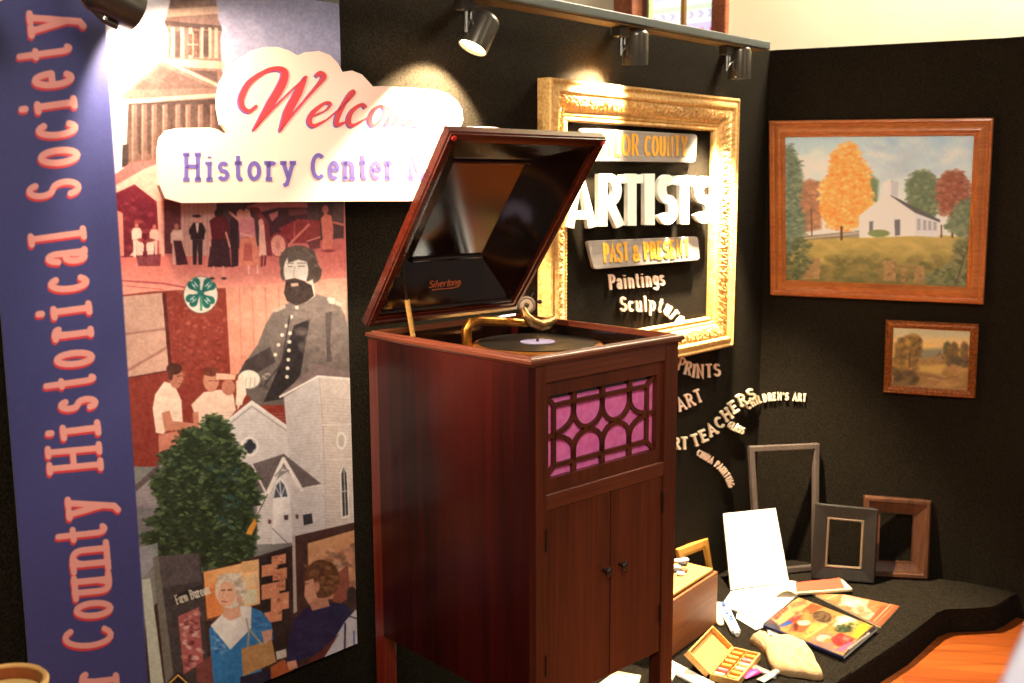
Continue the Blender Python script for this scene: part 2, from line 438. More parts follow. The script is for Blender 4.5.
def ribbon_solid(mb, path, w, to3, nrm, thick):
    """a stroke as a solid bar: to3 maps 2D to 3D back points, nrm is the outward normal"""
    Lf, Rt = ribbon(path, w, is_closed(path)); n = len(Lf)
    vs = []
    for i in range(n):
        a, b = A(*to3(*Lf[i])), A(*to3(*Rt[i]))
        vs += [a, b, b + nrm * thick, a + nrm * thick]
    fs = [(4 * i + k, 4 * i + (k + 1) % 4, 4 * i + 4 + (k + 1) % 4, 4 * i + 4 + k) for i in range(n - 1) for k in range(4)]
    fs += [(0, 1, 2, 3), (4 * n - 1, 4 * n - 2, 4 * n - 3, 4 * n - 4)]
    mb.add(vs, fs)

# ------------------------------------------------------------------ pigment painting on finely divided print surfaces
class Paint:
    """colour samples at the vertices of a print; X, Y are the print's own design coordinates"""
    def __init__(s, X, Y, base=(128, 128, 128)):
        s.X0, s.Y0 = np.asarray(X, float), np.asarray(Y, float); s.c = np.tile(A(*base), (len(s.X0), 1)); s.set(0, 0, 1)
        s.sub = None
    def set(s, ox, oy, sc):
        s.X = (s.X0 - ox) * sc; s.Y = (s.Y0 - oy) * sc; s.soft = .6 * sc; s.sc = sc
        return s
    def blend(s, idx, a, col):
        a = np.clip(a, 0, 1)[:, None]
        s.c[idx] = s.c[idx] * (1 - a) + np.asarray(col, float) * a
    def poly(s, pts, col, alpha=1.0, soft=None, grad=None):
        P = np.array(pts, float); soft = soft or s.soft
        i = np.nonzero((s.X > P[:, 0].min() - soft) & (s.X < P[:, 0].max() + soft) & (s.Y > P[:, 1].min() - soft) & (s.Y < P[:, 1].max() + soft))[0]
        if not len(i): return s
        x, y = s.X[i], s.Y[i]; ins = np.zeros(len(i), bool); d = np.full(len(i), 1e9)
        for k in range(len(P)):
            (x0, y0), (x1, y1) = P[k - 1], P[k]
            c = (y0 > y) != (y1 > y)
            with np.errstate(divide='ignore', invalid='ignore'):
                ins ^= c & (x < (x1 - x0) * (y - y0) / (y1 - y0 + 1e-12) + x0)
            L2 = (x1 - x0) ** 2 + (y1 - y0) ** 2 + 1e-12
            t = np.clip(((x - x0) * (x1 - x0) + (y - y0) * (y1 - y0)) / L2, 0, 1)
            d = np.minimum(d, np.hypot(x - x0 - t * (x1 - x0), y - y0 - t * (y1 - y0)))
        sd = np.where(ins, d, -d); a = np.clip(.5 + sd / (2 * soft), 0, 1) * alpha
        if grad is not None:      # (second colour, (x0,y0), (x1,y1))
            c2, g0, g1 = grad; g0 = A(*g0); g1 = A(*g1); v = g1 - g0
            t = np.clip(((x - g0[0]) * v[0] + (y - g0[1]) * v[1]) / (v @ v), 0, 1)[:, None]
            col = A(*col) * (1 - t) + A(*c2) * t
        s.blend(i, a, col); return s
    def ell(s, cx, cy, rx, ry, col, rot=0, alpha=1.0, soft=None):
        soft = soft or s.soft; r = max(rx, ry) + soft * 2
        if s.sub is None: i = np.nonzero((abs(s.X - cx) < r) & (abs(s.Y - cy) < r))[0]
        else: i = s.sub[(abs(s.X[s.sub] - cx) < r) & (abs(s.Y[s.sub] - cy) < r)]
        if not len(i): return s
        c, n = math.cos(math.radians(rot)), math.sin(math.radians(rot))
        x = (s.X[i] - cx) * c + (s.Y[i] - cy) * n; y = -(s.X[i] - cx) * n + (s.Y[i] - cy) * c
        q = np.hypot(x / rx, y / ry); s.blend(i, np.clip(.5 + (1 - q) * min(rx, ry) / (2 * soft), 0, 1) * alpha, col); return s
    def line(s, pts, w, col, alpha=1.0, soft=None):
        soft = soft or s.soft; P = np.array(pts, float); m = w / 2 + soft
        i = np.nonzero((s.X > P[:, 0].min() - m) & (s.X < P[:, 0].max() + m) & (s.Y > P[:, 1].min() - m) & (s.Y < P[:, 1].max() + m))[0]
        if not len(i): return s
        x, y = s.X[i], s.Y[i]; d = np.full(len(i), 1e9)
        for k in range(len(P) - 1):
            (x0, y0), (x1, y1) = P[k], P[k + 1]; L2 = (x1 - x0) ** 2 + (y1 - y0) ** 2 + 1e-12
            t = np.clip(((x - x0) * (x1 - x0) + (y - y0) * (y1 - y0)) / L2, 0, 1)
            d = np.minimum(d, np.hypot(x - x0 - t * (x1 - x0), y - y0 - t * (y1 - y0)))
        s.blend(i, np.clip(.5 + (w / 2 - d) / (2 * soft), 0, 1) * alpha, col); return s
    def dabs(s, pts, n, cols, r0, r1, alpha=.8, seed=1, asp=.6, soft=None):
        """brush dabs scattered inside a polygon"""
        m_ = r1 + 2 * (soft or s.soft)
        xs = [q[0] for q in pts]; ys = [q[1] for q in pts]
        box = np.nonzero((s.X > min(xs) - m_) & (s.X < max(xs) + m_) & (s.Y > min(ys) - m_) & (s.Y < max(ys) + m_))[0]
        strips = np.linspace(min(ys), max(ys), 13); subs = [box[(s.Y[box] > strips[q] - m_) & (s.Y[box] < strips[q + 1] + m_)] for q in range(12)]
        R = random.Random(seed); P = pts; xs = [p[0] for p in P]; ys = [p[1] for p in P]; k = 0; tries = 0
        while k < n and tries < n * 20:
            tries += 1
            x = R.uniform(min(xs), max(xs)); y = R.uniform(min(ys), max(ys)); ins = False
            for j in range(len(P)):
                (x0, y0), (x1, y1) = P[j - 1], P[j]
                if (y0 > y) != (y1 > y) and x < (x1 - x0) * (y - y0) / (y1 - y0) + x0: ins = not ins
            if ins:
                r = R.uniform(r0, r1); s.sub = subs[min(11, max(0, int((y - strips[0]) / max(strips[1] - strips[0], 1e-9))))]; s.ell(x, y, r, r * asp, R.choice(cols), R.uniform(-40, 40), alpha * R.uniform(.5, 1), soft); k += 1
        s.sub = None
        return s
    def fuzz(s, pts, n, cols, r0, r1, out, seed=1, asp=.5):
        """leafy ragged edge along an outline"""
        R = random.Random(seed)
        for k in range(len(pts)):
            (xa, ya), (xb, yb) = pts[k - 1], pts[k]
            for j in range(max(1, int(n * math.hypot(xb - xa, yb - ya) / 100))):
                t = R.random(); r = R.uniform(r0, r1)
                s.ell(xa + (xb - xa) * t + R.uniform(-out, out), ya + (yb - ya) * t + R.uniform(-out, out), r, r * asp, R.choice(cols), R.uniform(-35, 35), .8)
        return s
    def grain(s, amp, size, seed=3, box=None):
        """value noise over the print (film grain, paper mottling)"""
        R = np.random.RandomState(seed); x = s.X0 / size; y = s.Y0 / size
        xi = np.floor(x).astype(int); yi = np.floor(y).astype(int); fx = x - xi; fy = y - yi
        fx = fx * fx * (3 - 2 * fx); fy = fy * fy * (3 - 2 * fy)
        T = R.uniform(-1, 1, (512, 512)); g = lambda a, b: T[(a) % 512, (b) % 512]
        v = (g(xi, yi) * (1 - fx) + g(xi + 1, yi) * fx) * (1 - fy) + (g(xi, yi + 1) * (1 - fx) + g(xi + 1, yi + 1) * fx) * fy
        if box is not None:
            v = v * ((s.X > box[0]) & (s.X < box[2]) & (s.Y > box[1]) & (s.Y < box[3]))
        s.c = np.clip(s.c + (v * amp)[:, None], 0, 255); return s
    def text(s, word, p0, p1, h, w, col, slab=.13, sh=None, adv=None):
        """word along the line p0-p1 (baseline), cap height h, stroke width w (fraction of h)"""
        p0, p1 = A(*p0), A(*p1); ex = (p1 - p0) / np.linalg.norm(p1 - p0); ey = A(ex[1], -ex[0])
        ws = [G[c][0] if c != ' ' else .45 for c in word]; gap = .1
        tot = sum(ws) + gap * (len(ws) - 1); kx = np.linalg.norm(p1 - p0) / tot; x = 0
        for c, cw in zip(word, ws):
            if c != ' ':
                for st in glyph_strokes(c, slab)[1]:
                    pts = [p0 + ex * (x + px) * kx + ey * py * h for px, py in st]
                    if sh is not None: s.line([p + A(*sh[0]) for p in pts], w * h, sh[1])
                    else: s.line(pts, w * h, col)
            x += cw + gap
        if sh is not None: s.text(word, p0, p1, h, w, col, slab)
        return s
def pigment(me, c):
    at = me.color_attributes.new('pigment', 'FLOAT_COLOR', 'POINT')
    full = np.ones((len(me.vertices), 4), np.float32); full[:len(c), :3] = lin(c)
    at.data.foreach_set('color', full.ravel())
def print_panel(name, TL, TR, BR, BL, n, thick, nx, ny, paint_fn, material, parent=None, inv=None, design=None):
    """thin solid board whose front is a fine grid carrying the picture"""
    TL, TR, BR, BL, n = A(*TL), A(*TR), A(*BR), A(*BL), A(*n)
    s, t = np.meshgrid(np.linspace(0, 1, nx), np.linspace(0, 1, ny)); s = s.ravel()[:, None]; t = t.ravel()[:, None]
    P = (TL * (1 - s) + TR * s) * (1 - t) + (BL * (1 - s) + BR * s) * t
    X, Y = projarr(P) if design is None else design(P)
    pt = Paint(X, Y); paint_fn(pt)
    i = (np.arange(ny - 1)[:, None] * nx + np.arange(nx - 1)[None, :]).ravel()
    F = np.stack([i, i + nx, i + nx + 1, i + 1], 1)
    cor = [0, nx - 1, nx * ny - 1, nx * (ny - 1)]
    B = P[cor] - n * thick; N0 = len(P)
    V = np.vstack([P, B])
    rim = list(range(0, nx)) + list(range(2 * nx - 1, nx * ny, nx)) + list(range(nx * ny - 2, nx * (ny - 1) - 1, -1)) + list(range(nx * (ny - 2), 0, -nx))
    side = [list(range(0, nx)), list(range(nx - 1, nx * ny, nx)), list(range(nx * ny - 1, nx * (ny - 1) - 1, -1)), list(range(nx * (ny - 1), -1, -nx))]
    faces = [tuple(f) for f in F.tolist()]
    for k in range(4):
        faces.append(tuple(side[k] + [N0 + (k + 1) % 4, N0 + k]))
    faces.append((N0, N0 + 1, N0 + 2, N0 + 3))
    me = bpy.data.meshes.new(name)
    if inv is not None:
        Mi = np.array(inv); V = V @ Mi[:3, :3].T + Mi[:3, 3]
    me.from_pydata(V.tolist(), [], faces)
    full = np.vstack([pt.c, np.tile(A(200, 198, 200), (4, 1))])
    pigment(me, full); me.materials.append(material)
    return put(bpy.data.objects.new(name, me), parent)

# ------------------------------------------------------------------ setting
ZW = onL(774, 51)[2]                              # top of the black panels
def panel_wall(name, p0, p1, n, z0, z1, th, m):
    p0, p1 = A(*p0), A(*p1)
    mb = MB(); mb.prism([(*p0[:2], z0), (*p1[:2], z0), (*(p1 - n * th)[:2], z0), (*(p0 - n * th)[:2], z0)], (0, 0, z1 - z0))
    return structure(name, mb, m)
panel_wall('wall_left', CORNER - DL * 3.0, CORNER, NL, ZF, ZW, .04, M['felt'])
BEND = onR(1004, 39); BEND[2] = 0
panel_wall('wall_right', CORNER, BEND, NR, ZF, ZW, .04, M['felt'])
W3 = math.radians(129.2); D3 = D(W3); N3 = A(math.cos(W3), -math.sin(W3), 0)
panel_wall('wall_far_right', BEND, BEND + D3 * 1.1, N3, ZF, ZW, .04, M['felt'])
mb = MB(); mb.box(-3.5, 5, -2.5, 7, ZF - .05, ZF); structure('floor', mb, M['floor'])

# cream wall of the hall behind the panels with its tall stained-glass window
NB = A(-math.sin(math.radians(39)), -math.cos(math.radians(39)), 0); DB = A(math.cos(math.radians(39)), -math.sin(math.radians(39)), 0)
QB = A(1.5, 4.55, 0)
def onB(px, py, off=0.0):
    return onpl(px, py, QB + NB * off, NB)
def bu(px, py):
    return (onB(px, py) - QB) @ DB
u0, u1 = bu(617, 5), bu(729, 15)
MBk = basis(QB, DB, UP, NB); IB = MBk.inverted()
zs, ztop = 1.55, 4.0
mb = MB()
for a, b, c, d in ((-3.4, u0, 0, 4.6), (u1, 3.2, 0, 4.6), (u0, u1, 0, zs), (u0, u1, ztop, 4.6)):
    mb.box(a, b, c, d, -.2, 0)
wbk = structure('wall_back', mb, M['cream']); wbk.matrix_world = MBk
win = thing('window_1', 'tall stained-glass window with brown wooden frame behind the black panels', 'window', MBk); win['kind'] = 'structure'
for k in ('label', 'category'):
    del win[k]
ug0, ug1 = bu(641, 5), bu(714, 15); um0, um1 = bu(675.5, 10), bu(679, 10)
mb = MB(); mb.box(u0, ug0 - .03, zs, ztop, -.12, .03); mb.box(ug1, u1, zs, ztop, -.12, .03); mb.box(u0, u1, zs - .06, zs, -.12, .05); mb.box(u0, u1, ztop, ztop + .08, -.12, .04)
obj('window_casing', mb, M['brown_trim'], win, bevel=.006)
mb = MB(); mb.box(ug0 - .03, ug0, zs, ztop, -.12, -.06); obj('window_reveal', mb, M['walnut_dark'], win)
mb = MB(); mb.box(um0, um1, zs, ztop, -.10, -.05); obj('mullion', mb, M['pine'], win)
def glass_paint(ox):
    def fn(p):
        p.c[:] = (236, 240, 232)
        x = p.X; y = p.Y
        band = np.floor((y) / .20); fy = y / .20 - band
        rep = x / .052; fx = rep - np.floor(rep)
        lav = (fy > .22) & (fy < .62); p.c[lav] = (205, 196, 232)
        d = np.hypot((fx - .5) * 1.0, (fy - .42) * 2.6)
        p.c[(d < .24)] = (226, 120, 160); p.c[(d < .1)] = (190, 60, 110)
        ch = (fy > .72) & (fy < .92) & (np.abs((fx + np.abs(fy - .82) * 4) % 1 - .5) < .22); p.c[ch] = (196, 190, 214)
        g = (fy > .94) | (fy < .05); p.c[g] = (206, 232, 196)
        if ox: p.c[(x - ox) < .02] = (216, 236, 150)
    return fn
for (a, b, ox) in ((ug0, um0, ug0), (um1, ug1, 0)):
    q = lambda u, z: QB + DB * u + UP * z - NB * .075
    print_panel('pane', q(a, ztop), q(b, ztop), q(b, zs), q(a, zs), NB, .006, 60, 600, glass_paint(ox), M['stained'], win, IB, design=lambda P: ((P - QB) @ DB, P[:, 2] + .0))

# ------------------------------------------------------------------ track board along the top of the left panels
e = onL(770.5, 46.5, .17); ue = (e - CORNER) @ DL; zt = e[2]
MT = basis(CORNER, DL, NL, UP)                    # local: along the wall, out of the wall, up
t = thing('light_track', 'long grey board along the top of the left black panel carrying spotlights', 'track', MT)
# (DL x NL points down, so the board is built from explicit corners)
t.matrix_world = Matrix.Translation(Vector(CORNER)) @ Matrix.Rotation(math.atan2(DL[1], DL[0]), 4, 'Z')
# local axes now: x along wall, y behind the wall, z up
mb = MB(); mb.box(-3.0, ue, -.17, -.10, zt - .010, zt + .014); obj('board', mb, M['track'], t, bevel=.003)
mb = MB(); mb.box(-3.0, ue - .02, -.162, -.108, zt - .0145, zt - .0105); obj('lamplit_underside', mb, M['track_lamplit'], t)  # thin strip coloured as the lamplit underside of the grey board
for k in range(5):
    mb = MB(); xk = -2.8 + k * .62; mb.box(xk, xk + .03, -.0995, -.0015, zt - .009, zt + .010); obj('wall_bracket', mb, M['track'], t)
ZTB = zt - .0155

def spotlight(top, bot, off0, off1, label, power, cone, aim=None, blend=.35, back=0.0, pin=None):
    T = onL(*top, off0); Bt = onL(*bot, off1); ax = Bt - T; ln = np.linalg.norm(ax); ax /= ln
    pin_u = (T - CORNER) @ DL - .035 if pin is None else (onL(*pin, off0) - CORNER) @ DL
    base = CORNER + DL * pin_u + NL * off0 + UP * ZTB
    o = thing('spotlight', label, 'spotlight', Matrix.Translation(Vector(base)), 'spotlights on the track')
    inv = o.matrix_world.inverted()
    r = .036
    mb = MB(); prof = [(r * math.sin(a), r * .62 * (1 - math.cos(a))) for a in np.linspace(0, math.pi / 2, 8)]
    prof += [(r, ln), (r * .93, ln), (r * .93, ln - .012)]
    mb.lathe(prof, T, ax, 32); obj('housing', mb, M['lamp'], o, smooth=True, inv=inv)
    mb = MB(); mb.lathe([(.0, 0), (r * .6, .001), (r * .92, -.002), (r * .92, -.006), (0, -.006)], T + ax * (ln - .006), ax, 28); obj('bulb', mb, M['bulb'], o, smooth=True, inv=inv)
    mb = MB(); c = base; s = .014
    mb.prism([c + DL * -.028 + NL * -s, c + DL * .012 + NL * -s, c + DL * .012 + NL * s, c + DL * -.028 + NL * s], (0, 0, -.026)); obj('track_adapter', mb, M['black'], o, inv=inv, bevel=.002)
    mb = MB(); mb.tube([c + DL * -.004 - UP * .02, c + DL * -.004 - UP * .075], .0055, 10); mb.tube([c + DL * .012 - UP * .02, c + DL * .012 - UP * .045], .004, 10); obj('stem', mb, M['chrome'], o, inv=inv, smooth=True)
    mid = T + ax * ln * .5
    side = np.cross(ax, NL); side /= np.linalg.norm(side)
    if side @ DL > 0: side = -side
    a = c + DL * -.004 - UP * .068
    mb = MB(); mb.tube([a, a * .5 + (mid + side * (r + .006)) * .5 + side * .006, mid + side * (r + .005), mid + side * (r + .005) + ax * ln * .25], .0055, 10)
    obj('swivel_arm', mb, M['lamp'], o, inv=inv, smooth=True)
    mb = MB(); mb.lathe([(0, 0), (.007, 0), (.007, .008), (0, .008)], mid + side * (r - .002), side, 14); obj('pivot_screw', mb, M['chrome'], o, inv=inv, smooth=True)
    d = bpy.data.lights.new('spotlight_beam', 'SPOT'); d.energy = power; d.spot_size = math.radians(cone); d.spot_blend = blend; d.shadow_soft_size = .018; d.color = (1, .80, .52)
    lo = bpy.data.objects.new('spotlight_beam', d); COL.objects.link(lo); lo.parent = o
    p = T + ax * (ln + .004); dr = A(*(aim - p)) if aim is not None else ax
    lo.matrix_local = inv @ (Matrix.Translation(Vector(p)) @ Vector(dr).to_track_quat('-Z', 'Y').to_matrix().to_4x4())
    return o
spotlight((488.5, 13), (472.5, 48), .135, .125, 'bronze spotlight tilted down to the left above the welcome sign', 130, 98, blend=.18, aim=onL(437, 128, .03), pin=(467, 0))
spotlight((636, 26.5), (635, 65), .135, .125, 'bronze spotlight hanging straight down above the large gold frame', 200, 92, blend=.7, aim=onL(604, 95, .045), pin=(622, 18))
spotlight((740, 43.5), (739, 79), .135, .13, 'bronze spotlight nearest the corner at the end of the track', 640, 72, blend=.6, aim=onz(735, 606, .2), pin=(728, 38))
spotlight((84, -16), (136, 11), .13, .13, 'dark spotlight above the blue banner at top left', 26, 124, blend=.4, aim=onL(215, 175, 0), pin=(66, -30))
spotlight((-34, -52), (-6, -6), .13, .16, 'dark spotlight at the far top left corner turned towards the phonograph', 60, 44, aim=A(-.1, 2.1, 1.42), blend=.8, pin=(-44, -80))

# ------------------------------------------------------------------ phonograph
TH = math.radians(47.02); PX = D(TH); PYf = D(TH + math.pi / 2)       # along the front, outwards from the front
SP = 0.327
PA = onz(531, 362.5, ZC - SP); PW = .466; PL = 1.6428 * SP; ZR = 1.223
PO = A(PA[0], PA[1], 0)
MP = basis(PO, PX, -PYf, UP)
IP = MP.inverted()
ph = thing('phonograph', 'antique dark mahogany floor phonograph with open lid, pink grille and two doors', 'phonograph', MP @ Matrix.Translation((0, 0, ZP)))
PI_ = ph.matrix_world.inverted()
# all phonograph parts below are in local x (along front), y (towards the back), z measured from the floor
def pobj(name, mb, m, parent=ph, **kw):
    mb.v = [(x, y, z - ZP) for x, y, z in mb.v]
    return obj(name, mb, m, parent, **kw)
I0 = .012; LX = .005; FY = .009; X1 = PW - .009; Y1 = PL - .003; ZB = .515; ZT = 1.2115
for (xa, xb, ya, yb) in ((LX + .0165, I0 + .037, FY + .0002, FY + .034), (X1 - .044, X1, FY, FY + .034), (LX, LX + .034, Y1 - .036, Y1), (X1 - .034, X1, Y1 - .036, Y1)):
    mb = MB(); mb.box(xa if ya > .1 or xa > .1 else LX, xb, ya, yb, ZP + .02, ZT if (ya > .1 or xa > .1) else ZB)
    if ya < .1 and xa < .1: mb.box(xa, xb, ya, yb, ZB, ZT)
    lg = pobj('leg', mb, M['mahogany_front'] if ya < .1 else M['mahogany_post_lit'], bevel=.002)
    mb = MB(); mb.lathe([(.0, 0), (.012, 0), (.014, .006), (.006, .02), (0, .02)], ((xa + xb) / 2, (ya + yb) / 2, ZP + .001), (0, 0, 1), 14); pobj('caster', mb, M['nickel'], lg, smooth=True)
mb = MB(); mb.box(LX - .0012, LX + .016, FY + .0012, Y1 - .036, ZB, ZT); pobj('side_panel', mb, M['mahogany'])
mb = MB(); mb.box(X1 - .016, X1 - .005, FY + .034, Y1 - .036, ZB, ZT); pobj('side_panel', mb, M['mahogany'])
mb = MB(); mb.box(I0 + .03, X1 - .03, Y1 - .014, Y1 - .004, ZB, ZT); pobj('back_panel', mb, M['mahogany'])
mb = MB(); mb.box(I0 + .01, X1 - .01, I0 + .02, Y1 - .01, ZB - .012, ZB + .004); pobj('bottom_board', mb, M['mahogany'])
xa, xb = I0 + .037, X1 - .044; yf = FY + .001
mb = MB(); mb.box(xa, xb, yf, yf + .02, 1.176, ZT); pobj('top_rail', mb, M['mahogany_rail'], bevel=.0015)
mb = MB(); mb.box(xa, xb, yf - .001, yf + .02, .921, .952); pobj('middle_rail', mb, M['mahogany_rail'], bevel=.002)
# grille panel with its opening, and lattice
ga, gb, gz0, gz1 = I0 + .050, I0 + .381, .981, 1.147
gy = yf + .006
mb = MB(); mb.box(xa, ga, gy, gy + .012, .952, 1.176); mb.box(gb, xb, gy, gy + .012, .952, 1.176); mb.box(ga, gb, gy, gy + .012, .952, gz0); mb.box(ga, gb, gy, gy + .012, gz1, 1.176)
gp = pobj('grille_panel', mb, M['mahogany_front'])
mb = MB(); mb.box(ga - .008, gb + .008, gy + .0125, gy + .015, gz0 - .008, gz1 + .008); pobj('grille_cloth', mb, M['grille_cloth'], gp)
mb = MB(); lt = lambda x, z: (x, gy + .0125, z); LN = A(0, -1, 0); TK = .0075; lw = .0085
ia, ib, iz0, iz1 = ga + .023, gb - .023, gz0 + .022, gz1 - .022
mid = (iz0 + iz1) / 2
def lat(path, w=lw, th=TK):
    ribbon_solid(mb, path, w, lt, LN, th)
lat([(ia, iz0), (ib, iz0), (ib, iz1), (ia, iz1), (ia, iz0)])
for (p, q) in (((ga, gz0), (ia, iz0)), ((gb, gz0), (ib, iz0)), ((gb, gz1), (ib, iz1)), ((ga, gz1), (ia, iz1)), ((ga, mid), (ia, mid)), ((gb, mid), (ib, mid))):
    lat([p, q], lw, TK * .96)
cs = [ia + (ib - ia) * k for k in (.20, .50, .80)]
hw = (cs[1] - cs[0]) / 2
for c in cs:
    lat([(c, iz1), (c, gz1)], .012, TK * .97); lat([(c, iz0), (c, gz0)], .012, TK * .97)
for sgn, ze in ((1, iz1), (-1, iz0)):
    ry = (iz1 - mid) * .62
    for (c0, c1) in ((cs[0], cs[1]), (cs[1], cs[2])):
        cx = (c0 + c1) / 2
        lat([(c0, ze)] + [(cx - hw * math.cos(a), mid + sgn * (ry + .003 - ry * math.sin(a))) for a in np.linspace(0, math.pi, 16)] + [(c1, ze)])
    for c, sx, xe in ((cs[0], -1, ia), (cs[2], 1, ib)):
        wq = abs(xe - c) * 1.02
        lat([(c, ze)] + [(c + sx * wq * (1 - math.cos(a)), mid + sgn * (ry + .003 - ry * math.sin(a))) for a in np.linspace(0, math.pi / 2, 10)])
pobj('lattice', mb, M['mahogany_front'], gp)
# doors
xm = I0 + .230
for k, (a, b, kx) in enumerate(((xa + .001, xm - .0015, I0 + .208), (xm + .0015, xb - .003, I0 + .258))):
    mb = MB(); mb.box(a, b, yf + .001, yf + .02, .513, .9195); dr_ = pobj('door', mb, M['mahogany_front'], bevel=.0015)
    mb = MB(); mb.lathe([(0, -.022), (.006, -.0215), (.0095, -.018), (.0095, -.014), (.005, -.010), (.0045, 0)], (kx, yf + .001, .755), (0, 1, 0), 18); pobj('knob', mb, M['knob'], dr_, smooth=True)
    hx = a - .001 if k == 0 else b + .001
    for hz in (.862, .60):
        mb = MB(); mb.tube([(hx, yf - .002, hz - .022), (hx, yf - .002, hz + .022)], .0028, 8); pobj('hinge', mb, M['nickel'], dr_, smooth=True)
mb = MB(); mb.box(xa, xb, yf + .021, yf + .026, ZB + .004, .95); pobj('door_stop', mb, M['black'])
# moulded rim
def rim_side(axis, a, b, o, sgn):
    """one mitred side of the rim; profile: (inset from outer edge, z)"""
    pr = [(.010, ZT), (.005, ZT + .001), (.004, ZT + .005), (0, ZT + .0065), (0, ZR + .001), (.002, ZR + .004), (.009, ZR + .0045), (.0115, ZR + .0075), (.0185, ZR + .0075), (.0215, ZR + .004), (.0215, ZT - .004), (.010, ZT - .002)]
    vs = []
    for e in (0, 1):
        for d, z in pr:
            p = (a + d) if e == 0 else (b - d)
            q = o + sgn * d
            vs.append((p, q, z) if axis == 'x' else (q, p, z))
    n = len(pr); m_ = MB(); m_.add(vs, [(i, (i + 1) % n, n + (i + 1) % n, n + i) for i in range(n)] + [tuple(range(n))[::-1], tuple(range(n, 2 * n))])
    return m_
pobj('rim_moulding', rim_side('x', 0, PW, 0, 1), M['mahogany_rim']); pobj('rim_moulding', rim_side('x', 0, PW, PL, -1), M['mahogany_rim'])
pobj('rim_moulding', rim_side('y', 0, PL, 0, 1), M['mahogany_rim_side']); pobj('rim_moulding', rim_side('y', 0, PL, PW, -1), M['mahogany_rim_side'])
# motor board, well and turntable
mb = MB(); mb.box(I0 + .016, X1 - .016, I0 + .016, Y1 - .016, 1.138, 1.150); pobj('motor_board', mb, M['lacquer'])
mb = MB()
for q in ((LX + .0165, LX + .022, FY + .035, Y1 - .016), (X1 - .022, X1 - .0165, FY + .035, Y1 - .016), (I0 + .026, X1 - .026, FY + .0275, FY + .033), (I0 + .026, X1 - .026, Y1 - .026, Y1 - .018)):
    mb.box(q[0], q[1], q[2], q[3], 1.150, ZR - .004)
pobj('well_lining', mb, M['lacquer'])
def P2(px, py, z):
    """photograph pixel to phonograph local x, y at height z"""
    p = IP @ Vector(onz(px, py, z)); return p.x, p.y
ZREC = 1.198
rc = P2(537.5, 341.5, ZREC); RR = .137
mb = MB(); mb.lathe([(0, 1.166), (RR + .010, 1.166), (RR + .013, 1.170), (RR + .013, ZREC - .006), (RR + .009, ZREC - .003), (0, ZREC - .003)], (*rc, 0), (0, 0, 1), 64); tt = pobj('turntable', mb, M['platter'], smooth=True)
mb = MB(); mb.lathe([(.02, 1.150), (.02, 1.166)], (*rc, 0), (0, 0, 1), 20); pobj('spindle_hub', mb, M['nickel'], tt, smooth=True)
mb = MB(); mb.lathe([(0, ZREC + .012), (.002, ZREC + .0115), (.0032, ZREC + .009), (.0032, ZREC - .003)], (*rc, 0), (0, 0, 1), 14); pobj('spindle', mb, M['nickel'], tt, smooth=True)
rec = thing('vinyl_record', 'black shellac record with lavender label lying on the phonograph turntable', 'record', MP @ Matrix.Translation((*rc, ZREC - .0022)))
mb = MB(); prof = [(.0034, 0), (RR, 0), (RR, .002)]
for k in range(26):
    r = RR - .003 - k * .0031
    prof += [(r, .0022), (r - .0012, .0019)]
prof += [(.0034, .0021)]
mb.lathe(prof, (0, 0, 0), (0, 0, 1), 72); obj('disc', mb, M['record'], rec, smooth=True)
mb = MB(); mb.lathe([(.0036, .0022), (.040, .0022), (.040, .0027), (.0036, .0027)], (0, 0, 0), (0, 0, 1), 48); obj('record_label', mb, M['record_label'], rec)
# tone arm with reproducer, in the vertical plane behind the record
YA = .395
def P3(px, py, y=YA):
    p = onpl(px, py, PO - PYf * y, PYf); q = IP @ Vector(p); return A(q.x, q.y, q.z)
b0 = P3(467, 342); b1 = P3(466.5, 331)
arm = [A(b0[0], b0[1], 1.152), b0 + A(0, 0, -.01), P3(466.5, 330), P3(471, 322.5), P3(480, 320.5), P3(500, 321.5, YA - .01), P3(527, 323, YA - .025)]
mb = MB(); mb.tube(arm, [.0115, .0115, .012, .0125, .0115, .0105, .0095], 16); ta = pobj('tone_arm', mb, M['brass'], smooth=True)
mb = MB(); mb.lathe([(0, 1.1502), (.024, 1.1502), (.024, 1.156), (.015, 1.162), (.013, 1.17), (0, 1.17)], (b0[0], b0[1], 0), (0, 0, 1), 24); pobj('arm_base', mb, M['brass'], ta, smooth=True)
YS = .355
neck = [P3(523, 309, YS), P3(526, 316, YS - .012), P3(532, 322, YS - .02), P3(540, 325.5, YS - .024), P3(547, 324, YS - .02), P3(553, 320.5, YS - .012)]
mb = MB(); mb.tube(neck, [.0085, .0105, .0125, .0135, .0135, .0115], 16); pobj('gooseneck', mb, M['pale_brass'], ta, smooth=True)
sc = P3(526.5, 305.5, YS); sx = A(-.62, -.72, .30); sx /= np.linalg.norm(sx)
mb = MB(); mb.lathe([(0, -.010), (.018, -.010), (.0215, -.007), (.0215, .004), (.0205, .008), (.016, .0085), (.015, .005), (.006, .005), (.005, .010), (0, .011)], sc, sx, 32); sb = pobj('sound_box', mb, M['nickel'], ta, smooth=True)
mb = MB(); mb.tube([sc + A(.018, 0, .004), sc + A(.040, -.004, .006)], .003, 8); mb.tube([sc + A(.012, 0, .018), sc + A(.022, 0, .028)], .003, 8); mb.ball(sc + A(.040, -.004, .006), .0055); pobj('needle_screw', mb, M['knob'], sb, smooth=True)
# little chrome brake lever on the motor board
lv = P2(433, 337, 1.165)
mb = MB(); mb.lathe([(0, 1.1502), (.011, 1.1502), (.011, 1.162), (.007, 1.17), (0, 1.172)], (*lv, 0), (0, 0, 1), 16); mb.tube([(*lv, 1.165), (lv[0] + .03, lv[1] + .006, 1.168)], .0035, 8); pobj('brake_lever', mb, M['chrome'], smooth=True)

